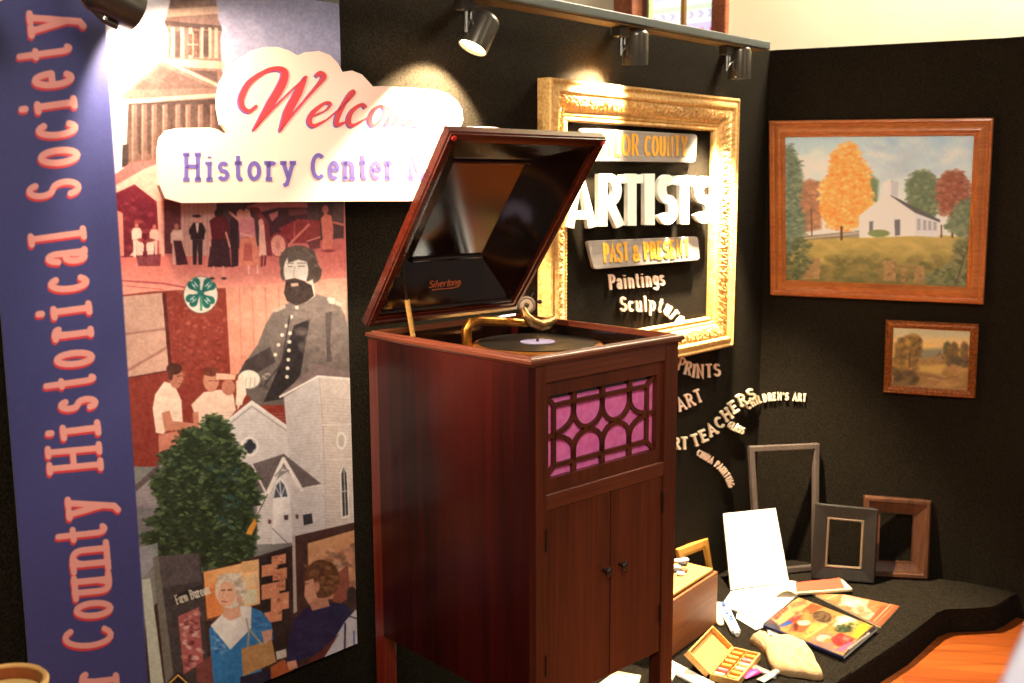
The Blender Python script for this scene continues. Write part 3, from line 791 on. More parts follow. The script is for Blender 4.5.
# lid, hinged at the back, built in its own frame: u across, v along, w into the lid
AL = math.radians(54.014); LH = A(.0115, PL + .0084, ZR + .0114)
LV = A(0, -math.cos(AL), math.sin(AL)); LW = A(0, math.sin(AL), math.cos(AL)); LU = A(1, 0, 0)
LWD, LLN = .467, .521
def lp(u, v, w):
    return LH + LU * u + LV * v + LW * w
lid = None
def lid_ring(prof):
    m_ = MB(); vs = []
    cor = lambda d: [(d, d), (LWD - d, d), (LWD - d, LLN - d), (d, LLN - d)]
    for d, w in prof:
        vs += [lp(u, v, w) for u, v in cor(d)]
    n = len(prof); m_.add(vs, [(4 * i + k, 4 * i + (k + 1) % 4, 4 * ((i + 1) % n) + (k + 1) % 4, 4 * ((i + 1) % n) + k) for i in range(n) for k in range(4)])
    return m_
lid = pobj('lid', lid_ring([(.003, .0), (.014, -.001), (.016, .003), (.024, .003), (.024, .030), (.006, .030), (.004, .026), (0, .024), (0, .006), (.003, .004)]), M['lacquer_edge'])
# coved inner sides and the deep centre panel
uu, vv, dp = (.122, .336), (.125, .40), .08
def lid_cove(outer, inner, name, m):
    m_ = MB(); t_ = A(*LW) * .009
    pts = [lp(*outer[0]), lp(*outer[1]), lp(*inner[1]), lp(*inner[0])]
    m_.prism(pts, t_); return pobj(name, m_, m, lid)
oc = [(.022, .022, .012), (LWD - .022, .022, .012), (LWD - .022, LLN - .022, .012), (.022, LLN - .022, .012)]
ic = [(uu[0], vv[0], dp), (uu[1], vv[0], dp), (uu[1], vv[1], dp), (uu[0], vv[1], dp)]
for k in range(4):
    lid_cove((oc[k], oc[(k + 1) % 4]), (ic[k], ic[(k + 1) % 4]), 'lid_cove', M['lacquer'])
mb = MB(); mb.prism([lp(*p) for p in ic], LW * .01); pobj('lid_panel', mb, M['lacquer'], lid)
for p, q in ((ic[0], ic[1]), ((.03, .03, .014), (LWD - .03, .03, .014))):
    mb = MB(); mb.tube([lp(p[0], p[1], p[2] - .003), lp(q[0], q[1], q[2] - .003)], .0055, 10); pobj('moulding', mb, M['lacquer'], lid, smooth=True)
mb = MB(); mb.tube([lp(ic[3][0] - .008, ic[3][1], ic[3][2] - .004), lp(ic[2][0] + .008, ic[2][1], ic[2][2] - .004)], .0035, 8); pobj('moulding', mb, M['lacquer_edge'], lid, smooth=True)
for u in (.012, LWD - .012):
    mb = MB(); mb.lathe([(.0055, 0), (.0055, .004), (.003, .0055), (0, .0056)], lp(u, LLN - .012, .0), -LW, 16); pobj('bumper', mb, M['red'], lid, smooth=True)
# maker's script in copper on the back cove
cn = np.cross(A(*lp(*oc[1])) - A(*lp(*oc[0])), A(*lp(*ic[0])) - A(*lp(*oc[0]))); cn /= np.linalg.norm(cn)
if cn @ LW > 0: cn = -cn
cb = lp(*oc[0]); cv = (lp(*ic[0]) + lp(*ic[1])) / 2 - (lp(*oc[0]) + lp(*oc[1])) / 2; cv /= np.linalg.norm(cv)
mb = MB()
dec0 = (lp(*oc[0]) + lp(*oc[1])) / 2
def dpt(px, py):
    """pixel to local point on the back cove"""
    O_ = IP @ Vector(EYE); d_ = IP.to_3x3() @ Vector(ray(px, py)); O_ = A(*O_); d_ = A(*d_)
    return O_ + d_ * (((dec0 - O_) @ cn) / (d_ @ cn))
def script(word, p0, p1, h, slant, wd):
    x = 0; ws = [G[c][0] for c in word]; tot = sum(ws); p0 = A(*p0); p1 = A(*p1)
    for c, cw in zip(word, ws):
        for st in glyph_strokes(c)[1]:
            pts = []
            for gx, gy_ in st:
                f = (x + gx) / tot
                q = p0 + (p1 - p0) * f + A(slant * gy_ * h, -gy_ * h); pts.append(tuple(q))
            ribbon_solid(mb, pts, wd, lambda a, b: dpt(a, b) + cn * .0004, cn, .0005)
        x += cw
gl('v', .56, [[(.08, .65), (.28, 0), (.48, .65)]])
script('Silvertone', (428, 288), (459.5, 285), 7.2, .3, .9)
ribbon_solid(mb, [(432, 290), (440, 289), (452, 288), (458, 286.5), (460.5, 283)], 1.0, lambda a, b: dpt(a, b) + cn * .0004, cn, .0005)
pobj('maker_script', mb, M['decal'], lid)
# wooden lid stay on the left, metal stay on the right
s0 = P3(402.5, 275, .47); s1 = P3(407, 300, .47); s2 = P3(414, 334, .47)
mb = MB(); mb.tube([s1, s2 + A(0, 0, -.02)], .006, 8); st_ = pobj('lid_stay', mb, M['box_wood'], smooth=True)
mb = MB(); mb.tube([s0, s1], .0028, 8); pobj('stay_rod', mb, M['nickel'], st_, smooth=True)

# ------------------------------------------------------------------ printed banner
def mixc(a, b, t):
    return tuple(x * (1 - t) + y * t for x, y in zip(a, b))
def person_dark(p, x, y, h, col, face=(225, 165, 150), skirt=False, arms=None):
    """small standing figure of an old group photograph: feet at (x, y), height h"""
    w = h * .17
    if skirt:
        p.poly([(x - w * .55, y - h * .55), (x + w * .55, y - h * .55), (x + w * 1.05, y - h * .12), (x - w * 1.05, y - h * .12)], col)
    else:
        p.poly([(x - w * .6, y - h * .5), (x + w * .6, y - h * .5), (x + w * .55, y), (x + w * .12, y), (x, y - h * .4), (x - w * .12, y), (x - w * .55, y)], col)
    p.poly([(x - w * .5, y - h * .84), (x + w * .5, y - h * .84), (x + w * .85, y - h * .74), (x + w * .8, y - h * .5), (x - w * .8, y - h * .5), (x - w * .85, y - h * .74)], col)
    p.ell(x, y - h * .91, h * .055, h * .075, face)
def banner_paint(p):
    # --- blue strip with the society's name is laid last; first the picture side
    p.set(0, 0, 1)
    p.poly([(80, -80), (420, -80), (420, 215), (80, 215)], (104, 104, 142), grad=((190, 182, 200), (300, -40), (200, 150)))
    p.poly([(100, -60), (185, -60), (180, 160), (108, 190)], (232, 228, 238), alpha=.7, soft=22)  # soft white lamp glare painted into the sky left of the dome
    # courthouse with its dome
    p.set(110, 0, 3.252)
    B1, B2, B3, LT = (92, 70, 68), (62, 47, 47), (114, 88, 84), (172, 144, 130)
    p.poly([(205, -60), (330, -60), (345, 0), (352, 60), (365, 95), (358, 130), (368, 270), (182, 280), (190, 110), (176, 70), (188, 40), (196, 0)], B1, grad=(B3, (180, 0), (370, 0)))
    p.ell(265, -40, 70, 80, B3)
    p.poly([(186, 30), (350, 20), (356, 44), (182, 56)], LT, alpha=.7); p.poly([(176, 66), (362, 84), (364, 100), (180, 84)], B2)
    for x in (205, 235, 262, 300, 325, 345): p.poly([(x - 5, 90), (x + 5, 90), (x + 6, 190), (x - 6, 190)], LT, alpha=.75)
    for x in (220, 280, 312): p.poly([(x - 9, 100), (x + 9, 100), (x + 9, 185), (x - 9, 185)], B2, alpha=.9)
    p.poly([(255, 110), (285, 110), (285, 180), (255, 180)], (88, 62, 58)); p.line([(270, 110), (270, 180)], 4, LT, .7); p.line([(255, 145), (285, 145)], 4, LT, .7)
    p.poly([(186, 190), (372, 200), (372, 225), (186, 215)], LT, alpha=.8); p.poly([(200, 225), (350, 232), (350, 280), (200, 270)], B2, alpha=.8)
    p.poly([(40, 300), (165, 185), (400, 290), (400, 330), (50, 330)], B3); p.poly([(75, 292), (165, 212), (330, 285)], B1)
    p.line([(44, 302), (165, 192), (360, 282)], 9, LT); p.line([(50, 330), (400, 306)], 12, LT)
    p.poly([(58, 336), (400, 318), (400, 540), (50, 560)], B2, grad=((120, 90, 78), (0, 330), (0, 540)))
    for x in (80, 112, 145, 180, 222, 255, 295, 335): p.poly([(x - 9, 340), (x + 7, 338), (x + 6, 540), (x - 10, 545)], B3, alpha=.85); p.line([(x - 6, 345), (x - 7, 540)], 4, LT, .6)
    for x in (96, 128, 200, 240): p.poly([(x - 5, 380), (x + 5, 380), (x + 5, 500), (x - 5, 500)], (66, 50, 48), alpha=.8)
    p.poly([(40, 470), (60, 468), (60, 540), (38, 545)], B2)
    # --- red-tinted photograph of a farm gathering
    p.set(110, 180, 5.69)
    p.poly([(10, -20), (120, -100), (300, -120), (1400, -90), (1400, 660), (55, 700)], (202, 104, 104), grad=((228, 150, 140), (0, 450), (0, 640)))
    p.poly([(15, 40), (190, -60), (310, -110), (310, 60), (330, 112), (272, 128), (140, 25), (30, 75)], (238, 172, 160))
    p.poly([(30, 75), (140, 25), (272, 128), (276, 440), (52, 450)], (108, 26, 44)); p.dabs([(40, 80), (260, 120), (260, 400), (60, 400)], 60, [(140, 50, 60), (84, 18, 36), (170, 80, 84)], 8, 26, .5, 2)
    p.poly([(36, 170), (72, 190), (80, 430), (50, 440)], (222, 138, 124))
    p.poly([(266, 122), (306, 112), (310, 455), (286, 455)], (232, 156, 144))
    p.poly([(306, 110), (402, 128), (405, 420), (312, 420)], (104, 44, 52))
    p.poly([(402, 126), (612, 126), (600, 440), (410, 444)], (206, 152, 142))
    for x in range(425, 610, 26): p.line([(x, 130), (x - 2, 440)], 3, (172, 112, 108), .7)
    p.poly([(606, 120), (1330, 110), (1330, 330), (610, 400)], (78, 46, 54))
    p.poly([(45, 440), (620, 430), (1330, 400), (1330, 660), (55, 660)], (212, 112, 106), grad=((232, 152, 140), (0, 450), (0, 620)))
    p.line([(60, 572), (300, 588), (420, 610)], 10, (176, 76, 84)); p.line([(60, 600), (300, 622)], 5, (190, 92, 94))
    WS = (242, 198, 186)
    for (x, y, h, c) in ((152, 440, 200, WS), (252, 440, 190, (226, 170, 160)), (172, 480, 150, WS), (228, 480, 150, WS), (378, 480, 235, (226, 170, 156))):
        person_dark(p, x, y, h, c, (190, 110, 100))
    p.poly([(135, 405), (160, 405), (150, 430), (112, 432)], WS); p.poly([(150, 430), (290, 420), (285, 490), (160, 490)], (96, 24, 40), alpha=.75)
    p.ell(160, 238, 22, 10, (150, 60, 60)); p.ell(176, 340, 20, 9, (150, 60, 60)); p.ell(232, 342, 20, 9, (120, 44, 50))
    p.poly([(360, 345), (405, 345), (430, 430), (445, 480), (380, 485)], (72, 22, 36)); p.poly([(350, 300), (412, 280), (415, 335), (352, 335)], (238, 190, 176))
    person_dark(p, 498, 482, 285, (48, 24, 34), (214, 140, 126)); p.poly([(486, 245), (506, 245), (500, 300), (494, 300)], (240, 200, 190)); p.ell(493, 205, 24, 9, (52, 26, 36))
    p.poly([(450, 280), (470, 260), (475, 310), (452, 310)], (48, 24, 34)); p.poly([(520, 260), (546, 285), (535, 318), (516, 310)], (48, 24, 34))
    p.poly([(566, 232), (600, 205), (650, 205), (676, 240), (672, 330), (686, 490), (560, 490), (580, 330)], (98, 22, 34)); p.poly([(575, 340), (672, 335), (690, 495), (556, 495)], (62, 24, 36))
    p.ell(618, 190, 24, 26, (66, 26, 34)); p.line([(566, 270), (570, 375)], 11, (226, 150, 136)); p.line([(660, 300), (682, 380)], 11, (226, 150, 136))
    p.line([(590, 495), (584, 545)], 11, (224, 150, 140)); p.line([(644, 495), (644, 548)], 11, (224, 150, 140)); p.ell(580, 560, 14, 7, (44, 18, 28)); p.ell(648, 560, 14, 7, (44, 18, 28))
    p.set(230, 190, 6.208)
    p.poly([(20, 150), (50, 150), (52, 470), (10, 480), (0, 200)], (52, 22, 36))
    p.poly([(100, 105), (190, 72), (480, 78), (482, 108), (260, 150), (190, 140)], (204, 118, 124)); p.poly([(180, 140), (300, 110), (480, 108), (490, 330), (260, 300)], (66, 26, 40))
    p.poly([(360, 118), (480, 112), (478, 150), (370, 160)], (150, 70, 80), alpha=.7); p.poly([(240, 150), (300, 128), (296, 160), (262, 196)], (196, 112, 116))
    p.poly([(300, 240), (420, 180), (560, 190), (560, 330), (380, 330)], (146, 44, 52)); p.line([(360, 345), (490, 215)], 14, (222, 128, 116)); p.line([(400, 200), (400, 290)], 6, (200, 100, 100))
    p.ell(302, 340, 58, 78, (150, 56, 62)); p.ell(298, 345, 46, 66, (240, 164, 150)); p.ell(298, 345, 14, 20, (196, 110, 104))
    for a in range(0, 180, 30): p.line([(298 - 44 * math.cos(math.radians(a)), 345 - 62 * math.sin(math.radians(a))), (298 + 44 * math.cos(math.radians(a)), 345 + 62 * math.sin(math.radians(a)))], 3, (206, 124, 116))
    p.poly([(470, 310), (560, 285), (560, 360), (500, 370)], (92, 34, 44), alpha=.8); p.line([(480, 318), (558, 292)], 9, (232, 140, 126))
    p.poly([(50, 180), (90, 130), (150, 180), (160, 290), (60, 300)], (214, 130, 138)); p.poly([(60, 300), (160, 290), (188, 470), (56, 470)], (226, 132, 112)); p.poly([(90, 330), (135, 330), (140, 440), (80, 440)], (186, 84, 82), alpha=.8)
    p.ell(105, 150, 22, 34, (232, 160, 150)); p.line([(70, 270), (140, 290)], 14, (234, 164, 154)); p.poly([(120, 105), (175, 110), (240, 200), (262, 410), (225, 410), (200, 200)], (128, 44, 54))
    p.poly([(180, 210), (212, 210), (228, 410), (180, 410)], (240, 178, 164)); p.ell(192, 200, 16, 22, (228, 152, 140)); p.line([(200, 410), (196, 470)], 12, (110, 40, 50)); p.line([(220, 410), (216, 465)], 12, (110, 40, 50)); p.line([(115, 470), (118, 520)], 13, (236, 170, 156)); p.line([(170, 470), (172, 515)], 13, (236, 170, 156))
    p.ell(65, 150, 24, 30, (226, 150, 138)); p.line([(0, 140), (60, 190)], 16, (226, 150, 138))
    p.poly([(565, 180), (590, 140), (630, 160), (642, 240), (636, 370), (580, 370)], (222, 122, 108)); p.ell(592, 120, 20, 26, (214, 128, 118)); p.ell(610, 378, 40, 9, (150, 54, 62)); p.line([(640, 200), (700, 215)], 14, (210, 112, 102))
    p.poly([(640, 60), (700, 60), (700, 190), (640, 195)], (96, 66, 68), alpha=.7)
    # --- brick-red photograph below it
    p.set(110, 190, 3.254)
    p.poly([(34, 342), (140, 330), (770, 300), (770, 900), (60, 900)], (134, 52, 44)); p.dabs([(150, 330), (385, 320), (385, 620), (190, 640)], 240, [(166, 84, 70), (112, 40, 36), (184, 108, 92), (98, 36, 34)], 3, 10, .55, 4)
    p.poly([(38, 347), (170, 334), (192, 588), (56, 614)], (204, 160, 146)); p.line([(40, 470), (180, 452)], 7, (168, 120, 112)); p.line([(52, 590), (190, 510)], 9, (170, 118, 108)); p.poly([(170, 334), (182, 334), (202, 586), (192, 590)], (84, 30, 30)); p.line([(56, 612), (192, 588)], 5, (90, 40, 38))
    p.poly([(376, 316), (770, 285), (770, 560), (420, 600), (392, 600)], (216, 144, 126), grad=((226, 162, 144), (380, 0), (600, 0)))
    for x in (420, 462, 505, 548): p.line([(x, 320), (x + 10, 590)], 4, (190, 116, 102), .7)
    # soldier
    p.poly([(566, 375), (610, 352), (660, 335), (705, 348), (742, 362), (766, 410), (790, 560), (790, 700), (470, 700), (430, 640), (418, 600), (440, 560), (482, 500), (505, 440), (528, 400)], (128, 114, 112), grad=((100, 90, 90), (640, 350), (520, 640)))
    p.poly([(418, 600), (440, 556), (520, 510), (540, 560), (470, 600)], (66, 56, 60)); p.poly([(600, 440), (650, 420), (620, 600), (560, 680), (500, 690), (540, 600)], (44, 38, 42))
    p.dabs([(600, 380), (740, 380), (770, 560), (640, 600)], 70, [(146, 130, 126), (108, 96, 96)], 8, 22, .45, 6)
    p.line([(712, 355), (748, 372)], 13, (196, 182, 172)); p.poly([(712, 350), (730, 352), (730, 372), (712, 368)], (224, 210, 196)); p.line([(540, 392), (566, 380)], 12, (188, 172, 162))
    for (x, y) in ((608, 382), (590, 412), (574, 442), (560, 472), (548, 504), (538, 536), (586, 466), (584, 494), (582, 522), (580, 552), (578, 580), (576, 608)): p.ell(x, y, 6, 6, (222, 210, 200))
    p.line([(585, 410), (560, 560), (500, 640)], 5, (60, 52, 54)); p.dabs([(500, 590), (530, 590), (510, 660), (480, 660)], 14, [(190, 176, 168), (60, 54, 56)], 4, 7, .8, 7)
    p.poly([(700, 400), (722, 395), (716, 500), (724, 560), (706, 560)], (78, 68, 70), alpha=.8)
    p.ell(452, 616, 36, 30, (232, 222, 212)); p.poly([(416, 620), (440, 640), (430, 700), (408, 700)], (226, 214, 204)); 
    for k in range(4): p.line([(430 + k * 14, 612), (424 + k * 15, 646)], 3, (176, 160, 152), .8)
    p.ell(612, 232, 62, 52, (96, 80, 74)); p.ell(660, 270, 28, 34, (90, 74, 68)); p.ell(566, 268, 12, 26, (100, 84, 76)); p.dabs([(570, 190), (660, 190), (690, 290), (650, 290), (620, 210), (570, 240)], 40, [(132, 114, 106), (74, 60, 56)], 4, 10, .6, 8)
    p.ell(605, 262, 40, 58, (244, 230, 220)); p.poly([(600, 320), (660, 290), (668, 345), (640, 366), (600, 370)], (236, 220, 210)); p.poly([(576, 212), (600, 196), (640, 206), (650, 236), (612, 226), (580, 238)], (104, 88, 80))
    p.poly([(572, 300), (592, 292), (628, 296), (656, 310), (664, 345), (640, 364), (606, 376), (576, 362), (566, 336)], (62, 48, 48)); p.dabs([(575, 305), (650, 310), (650, 355), (600, 370), (572, 350)], 36, [(86, 68, 66), (48, 36, 38)], 4, 9, .6, 9)
    p.poly([(588, 304), (612, 302), (614, 312), (590, 314)], (214, 176, 164)); p.line([(574, 296), (600, 290), (632, 300)], 7, (66, 50, 48)); p.line([(580, 249), (593, 249)], 2.6, (120, 98, 92)); p.line([(614, 248), (632, 248)], 2.6, (116, 94, 88)); p.line([(602, 250), (596, 282), (606, 284)], 3, (206, 180, 168)); p.line([(576, 240), (596, 238)], 2.6, (150, 128, 118)); p.line([(610, 238), (636, 238)], 2.6, (150, 128, 118))
    # farm men in white shirts
    p.set(120, 360, 3.796)
    p.poly([(134, 130), (168, 82), (205, 92), (232, 150), (240, 250), (190, 256), (162, 282), (136, 276), (124, 184)], (240, 210, 194)); p.dabs([(140, 120), (220, 110), (230, 240), (150, 270)], 20, [(220, 184, 168), (248, 222, 208)], 8, 20, .4, 3)
    p.ell(212, 64, 26, 44, (182, 118, 100)); p.ell(206, 34, 30, 22, (70, 34, 30)); p.ell(192, 56, 10, 22, (84, 42, 36)); p.poly([(236, 60), (244, 74), (234, 78)], (182, 118, 100)); p.line([(218, 62), (232, 60)], 3, (90, 46, 40)); p.line([(222, 90), (234, 90)], 3, (110, 56, 50))
    p.poly([(158, 200), (188, 192), (200, 232), (282, 240), (280, 262), (170, 270)], (196, 128, 106)); p.poly([(146, 284), (222, 268), (232, 330), (170, 372), (148, 360)], (204, 128, 112))
    p.poly([(270, 170), (318, 122), (380, 112), (430, 130), (440, 190), (400, 240), (300, 262), (282, 200)], (240, 206, 190)); p.ell(346, 78, 30, 42, (196, 132, 112)); p.ell(346, 44, 32, 18, (110, 52, 42)); p.line([(336, 80), (350, 78)], 3, (110, 60, 52)); p.line([(358, 78), (370, 80)], 3, (110, 60, 52))
    p.poly([(365, 50), (440, 55), (436, 75), (365, 74)], (232, 180, 160)); p.ell(412, 104, 26, 30, (186, 120, 102)); p.poly([(275, 200), (298, 196), (300, 258), (280, 262)], (196, 126, 106))
    p.poly([(440, 80), (470, 60), (480, 130), (446, 190)], (238, 214, 200))
    # white church with its tower
    C1, C2, RF = (214, 206, 210), (196, 188, 194), (106, 94, 98)
    p.poly([(60, 500), (150, 395), (215, 360), (240, 700), (60, 720)], (150, 140, 146)); p.poly([(55, 478), (150, 392), (150, 420), (62, 500)], (92, 78, 82))
    for y in range(500, 700, 14): p.line([(62, y), (150, y - 16)], 2.5, (126, 118, 126), .7)
    p.poly([(386, 256), (500, 164), (648, 268), (650, 420), (380, 430)], C1)
    p.line([(380, 256), (500, 160), (652, 268)], 12, (232, 226, 226)); p.line([(384, 268), (500, 176), (646, 278)], 4, (150, 142, 148))
    for y in range(200, 420, 11): p.line([(390, y), (648, y + 4)], 1.8, (186, 178, 184), .5)
    p.ell(493, 328, 34, 38, (236, 230, 230)); p.ell(493, 328, 26, 30, (200, 194, 198))
    for (dx_, dy_) in ((0, -13), (0, 13), (-11, 0), (11, 0)): p.ell(493 + dx_, 328 + dy_, 12, 14, (52, 56, 66))
    p.poly([(622, 140), (756, 62), (770, 240), (784, 690), (660, 690), (646, 420), (632, 260)], C2, grad=(C1, (630, 200), (780, 200)))
    p.poly([(756, 62), (900, 76), (900, 690), (784, 690), (770, 240)], (216, 202, 200))
    for y in range(150, 660, 12): p.line([(636, y + 8), (768, y - 6), (890, y + 2)], 1.8, (176, 168, 174), .55)
    p.poly([(606, 134), (744, 18), (900, 52), (900, 72), (752, 62), (622, 142)], (128, 110, 114)); p.line([(608, 140), (752, 62), (900, 74)], 8, (236, 228, 226)); p.line([(770, 246), (892, 244)], 5, (232, 222, 218)); p.line([(780, 378), (892, 376)], 5, (232, 222, 218))
    p.ell(840, 306, 20, 34, (238, 230, 226)); p.ell(840, 306, 12, 24, (198, 188, 188))
    p.poly([(834, 430), (848, 394), (864, 430), (872, 596), (840, 604)], (240, 232, 228)); p.poly([(840, 432), (849, 404), (860, 432), (866, 588), (846, 594)], (58, 58, 66)); p.line([(850, 404), (856, 590)], 3, (220, 212, 210)); p.line([(842, 500), (864, 496)], 3, (220, 212, 210))
    p.poly([(520, 505), (640, 420), (762, 480), (772, 690), (516, 700)], C1)
    for y in range(440, 690, 11): p.line([(522, y + 20), (764, y)], 1.8, (184, 176, 184), .5)
    p.poly([(428, 402), (500, 396), (622, 356), (764, 470), (688, 486), (620, 404), (556, 506), (510, 512), (470, 470)], RF); p.line([(500, 396), (552, 502)], 8, (222, 214, 214)); p.line([(500, 512), (558, 506)], 6, (222, 214, 214)); p.line([(688, 490), (766, 474)], 6, (222, 214, 214))
    p.line([(558, 510), (620, 376), (690, 494)], 15, (238, 232, 232)); p.line([(590, 440), (618, 408), (640, 420)], 6, (150, 140, 146))
    p.poly([(578, 700), (582, 520), (590, 470), (608, 444), (632, 470), (646, 520), (656, 690)], (232, 226, 230)); p.poly([(584, 524), (592, 478), (608, 456), (626, 478), (636, 518)], (72, 84, 104)); p.line([(606, 458), (612, 520)], 4, (228, 222, 226)); p.line([(590, 480), (612, 520), (626, 478)], 3, (228, 222, 226))
    p.poly([(694, 588), (728, 582), (732, 620), (698, 628)], (58, 56, 64)); p.poly([(622, 590), (638, 588), (638, 606), (624, 608)], (90, 60, 62)); p.ell(568, 614, 7, 9, (110, 70, 66)); p.ell(672, 594, 6, 9, (110, 70, 66)); p.line([(580, 640), (640, 700)], 3, (120, 114, 122))
    # tree in front of the church
    p.poly([(55, 560), (520, 560), (520, 800), (55, 800)], (120, 116, 122))
    for y in range(560, 780, 14): p.line([(62, y), (150, y - 10)], 2.5, (104, 98, 108), .7)
    T = [(332, 216), (376, 212), (412, 250), (420, 300), (462, 350), (448, 380), (522, 436), (506, 470), (540, 520), (505, 560), (520, 640), (500, 790), (180, 790), (120, 720), (76, 668), (140, 640), (96, 612), (160, 570), (112, 470), (138, 440), (168, 410), (150, 356), (214, 330), (236, 262), (300, 262)]
    p.poly(T, (38, 50, 34), soft=7); p.dabs(T, 900, [(50, 66, 42), (64, 84, 54), (84, 104, 70), (28, 38, 27), (104, 122, 86), (34, 48, 33)], 4, 13, .75, 11, .45)
    R_ = random.Random(8)
    for k in range(len(T)):
        (xa_, ya_), (xb_, yb_) = T[k - 1], T[k]
        for j in range(9):
            t_ = R_.random(); p.ell(xa_ + (xb_ - xa_) * t_ + R_.uniform(-14, 14), ya_ + (yb_ - ya_) * t_ + R_.uniform(-9, 9), R_.uniform(5, 13), R_.uniform(3, 6), R_.choice([(58, 78, 48), (40, 54, 36), (78, 98, 64)]), R_.uniform(-30, 30), .85); p.dabs([(x * 1.04 - 12, y * 1.04 - 14) for x, y in T], 160, [(58, 76, 46), (80, 100, 64), (40, 54, 36)], 5, 11, .7, 12, .45)
    p.dabs([(330, 400), (470, 400), (460, 680), (390, 680)], 40, [(50, 88, 96), (40, 70, 76), (36, 56, 50)], 6, 16, .6, 13)
    p.poly([(486, 640), (512, 600), (520, 620), (500, 664), (478, 660)], (222, 150, 70)); p.line([(560, 510), (516, 600)], 3, (70, 60, 60))
    # visitors in the exhibit
    p.set(130, 510, 3.95)
    p.poly([(30, 150), (110, 130), (110, 200), (40, 280)], (150, 150, 160), alpha=.8)
    p.poly([(290, 245), (512, 180), (900, 60), (920, 760), (60, 760), (60, 400)], (60, 42, 38))
    p.poly([(290, 245), (508, 195), (514, 370), (306, 430)], (234, 160, 100), grad=((246, 200, 150), (290, 300), (500, 200))); p.poly([(296, 300), (360, 300), (360, 420), (306, 430)], (222, 126, 70), alpha=.8, soft=12); p.poly([(440, 205), (506, 195), (510, 240), (444, 252)], (226, 176, 128)); p.poly([(446, 262), (500, 252), (504, 298), (450, 308)], (232, 196, 152)); p.poly([(450, 318), (500, 310), (502, 366), (452, 376)], (222, 214, 186))
    p.poly([(512, 190), (620, 156), (642, 570), (545, 580), (520, 420)], (44, 36, 38))
    for (x, y, w, h) in ((560, 172, 56, 38), (520, 208, 60, 46), (564, 226, 56, 44), (520, 282, 70, 60), (556, 322, 72, 66), (530, 392, 70, 44), (590, 272, 24, 44)):
        p.poly([(x, y + w * .2), (x + w, y), (x + w, y + h), (x, y + h + w * .2)], (226, 150, 116)); p.dabs([(x, y + w * .2), (x + w, y), (x + w, y + h), (x, y + h)], 6, [(180, 96, 74), (240, 186, 150), (140, 70, 60)], 4, 10, .7, int(x + y))
    p.poly([(648, 104), (890, 48), (930, 40), (930, 560), (660, 560), (650, 400)], (78, 52, 48)); p.poly([(640, 100), (652, 96), (660, 400), (646, 410)], (196, 180, 176)); p.poly([(702, 132), (890, 78), (930, 70), (930, 340), (706, 360)], (218, 164, 122), grad=((196, 130, 104), (720, 120), (880, 330))); p.dabs([(780, 160), (900, 140), (900, 300), (800, 330)], 50, [(120, 84, 76), (160, 110, 92), (92, 66, 62), (226, 182, 146)], 8, 24, .6, 15)
    p.poly([(820, 250), (860, 215), (872, 340), (830, 370), (800, 360)], (150, 84, 70)); p.ell(876, 336, 20, 34, (62, 46, 48))
    p.poly([(100, 184), (278, 168), (304, 560), (336, 760), (150, 760), (118, 420)], (66, 60, 62)); p.poly([(100, 184), (270, 172), (282, 280), (116, 310)], (86, 78, 82), alpha=.8); p.poly([(46, 276), (80, 270), (134, 690), (84, 720)], (186, 190, 176)); p.poly([(90, 190), (112, 186), (172, 650), (140, 690)], (112, 108, 100))
    p.poly([(180, 336), (288, 292), (296, 330), (186, 382)], (44, 40, 42)); p.text('Farm', (186, 372), (232, 356), 34, .14, (216, 206, 186), .08); p.text('Bureau', (242, 352), (318, 328), 34, .15, (226, 220, 206), .08) if 'm' in G else None
    p.poly([(190, 420), (272, 384), (290, 600), (212, 650)], (172, 92, 92)); p.dabs([(196, 430), (268, 396), (284, 590), (214, 636)], 50, [(214, 160, 152), (120, 56, 62), (80, 40, 48), (230, 190, 180)], 6, 15, .8, 17)
    p.poly([(258, 620), (322, 570), (340, 700), (270, 720)], (120, 66, 62)); p.poly([(138, 690), (190, 640), (244, 690), (190, 760)], (30, 26, 28)); p.line([(150, 690), (190, 652), (232, 690)], 7, (220, 170, 90))
    # woman in blue
    p.poly([(312, 470), (340, 440), (480, 384), (520, 400), (560, 450), (566, 510), (520, 560), (520, 760), (336, 760)], (52, 124, 186)); p.dabs([(316, 480), (370, 470), (390, 580), (330, 580)], 34, [(90, 150, 206), (150, 190, 224), (44, 84, 160)], 5, 12, .8, 18); p.dabs([(490, 400), (550, 450), (545, 500), (490, 500)], 24, [(44, 84, 160), (70, 140, 200), (120, 180, 214)], 6, 14, .6, 19)
    p.poly([(318, 456), (372, 404), (440, 376), (480, 382), (478, 468), (396, 552)], (236, 230, 228)); p.poly([(372, 380), (430, 370), (440, 420), (396, 438), (366, 420)], (222, 170, 146))
    p.ell(398, 318, 62, 70, (222, 208, 194)); p.dabs([(345, 260), (430, 250), (456, 330), (440, 390), (400, 260), (360, 290)], 60, [(238, 228, 216), (196, 178, 160), (170, 150, 134)], 5, 14, .7, 20)
    p.ell(382, 332, 36, 50, (232, 178, 150)); p.ell(432, 352, 10, 16, (214, 160, 136)); p.line([(362, 318), (374, 316)], 5, (96, 70, 64)); p.line([(388, 316), (400, 316)], 5, (96, 70, 64)); p.line([(364, 360), (382, 364)], 5, (186, 90, 86)); p.line([(372, 322), (362, 344), (372, 348)], 3, (196, 140, 118))
    p.poly([(440, 548), (560, 512), (578, 600), (446, 658)], (190, 144, 96)); p.line([(464, 550), (470, 480), (460, 430)], 7, (176, 160, 140)); p.line([(520, 530), (470, 470)], 7, (176, 160, 140)); p.poly([(520, 480), (562, 470), (560, 510), (530, 530)], (214, 160, 138)); p.poly([(436, 660), (556, 626), (556, 760), (432, 760)], (42, 40, 60))
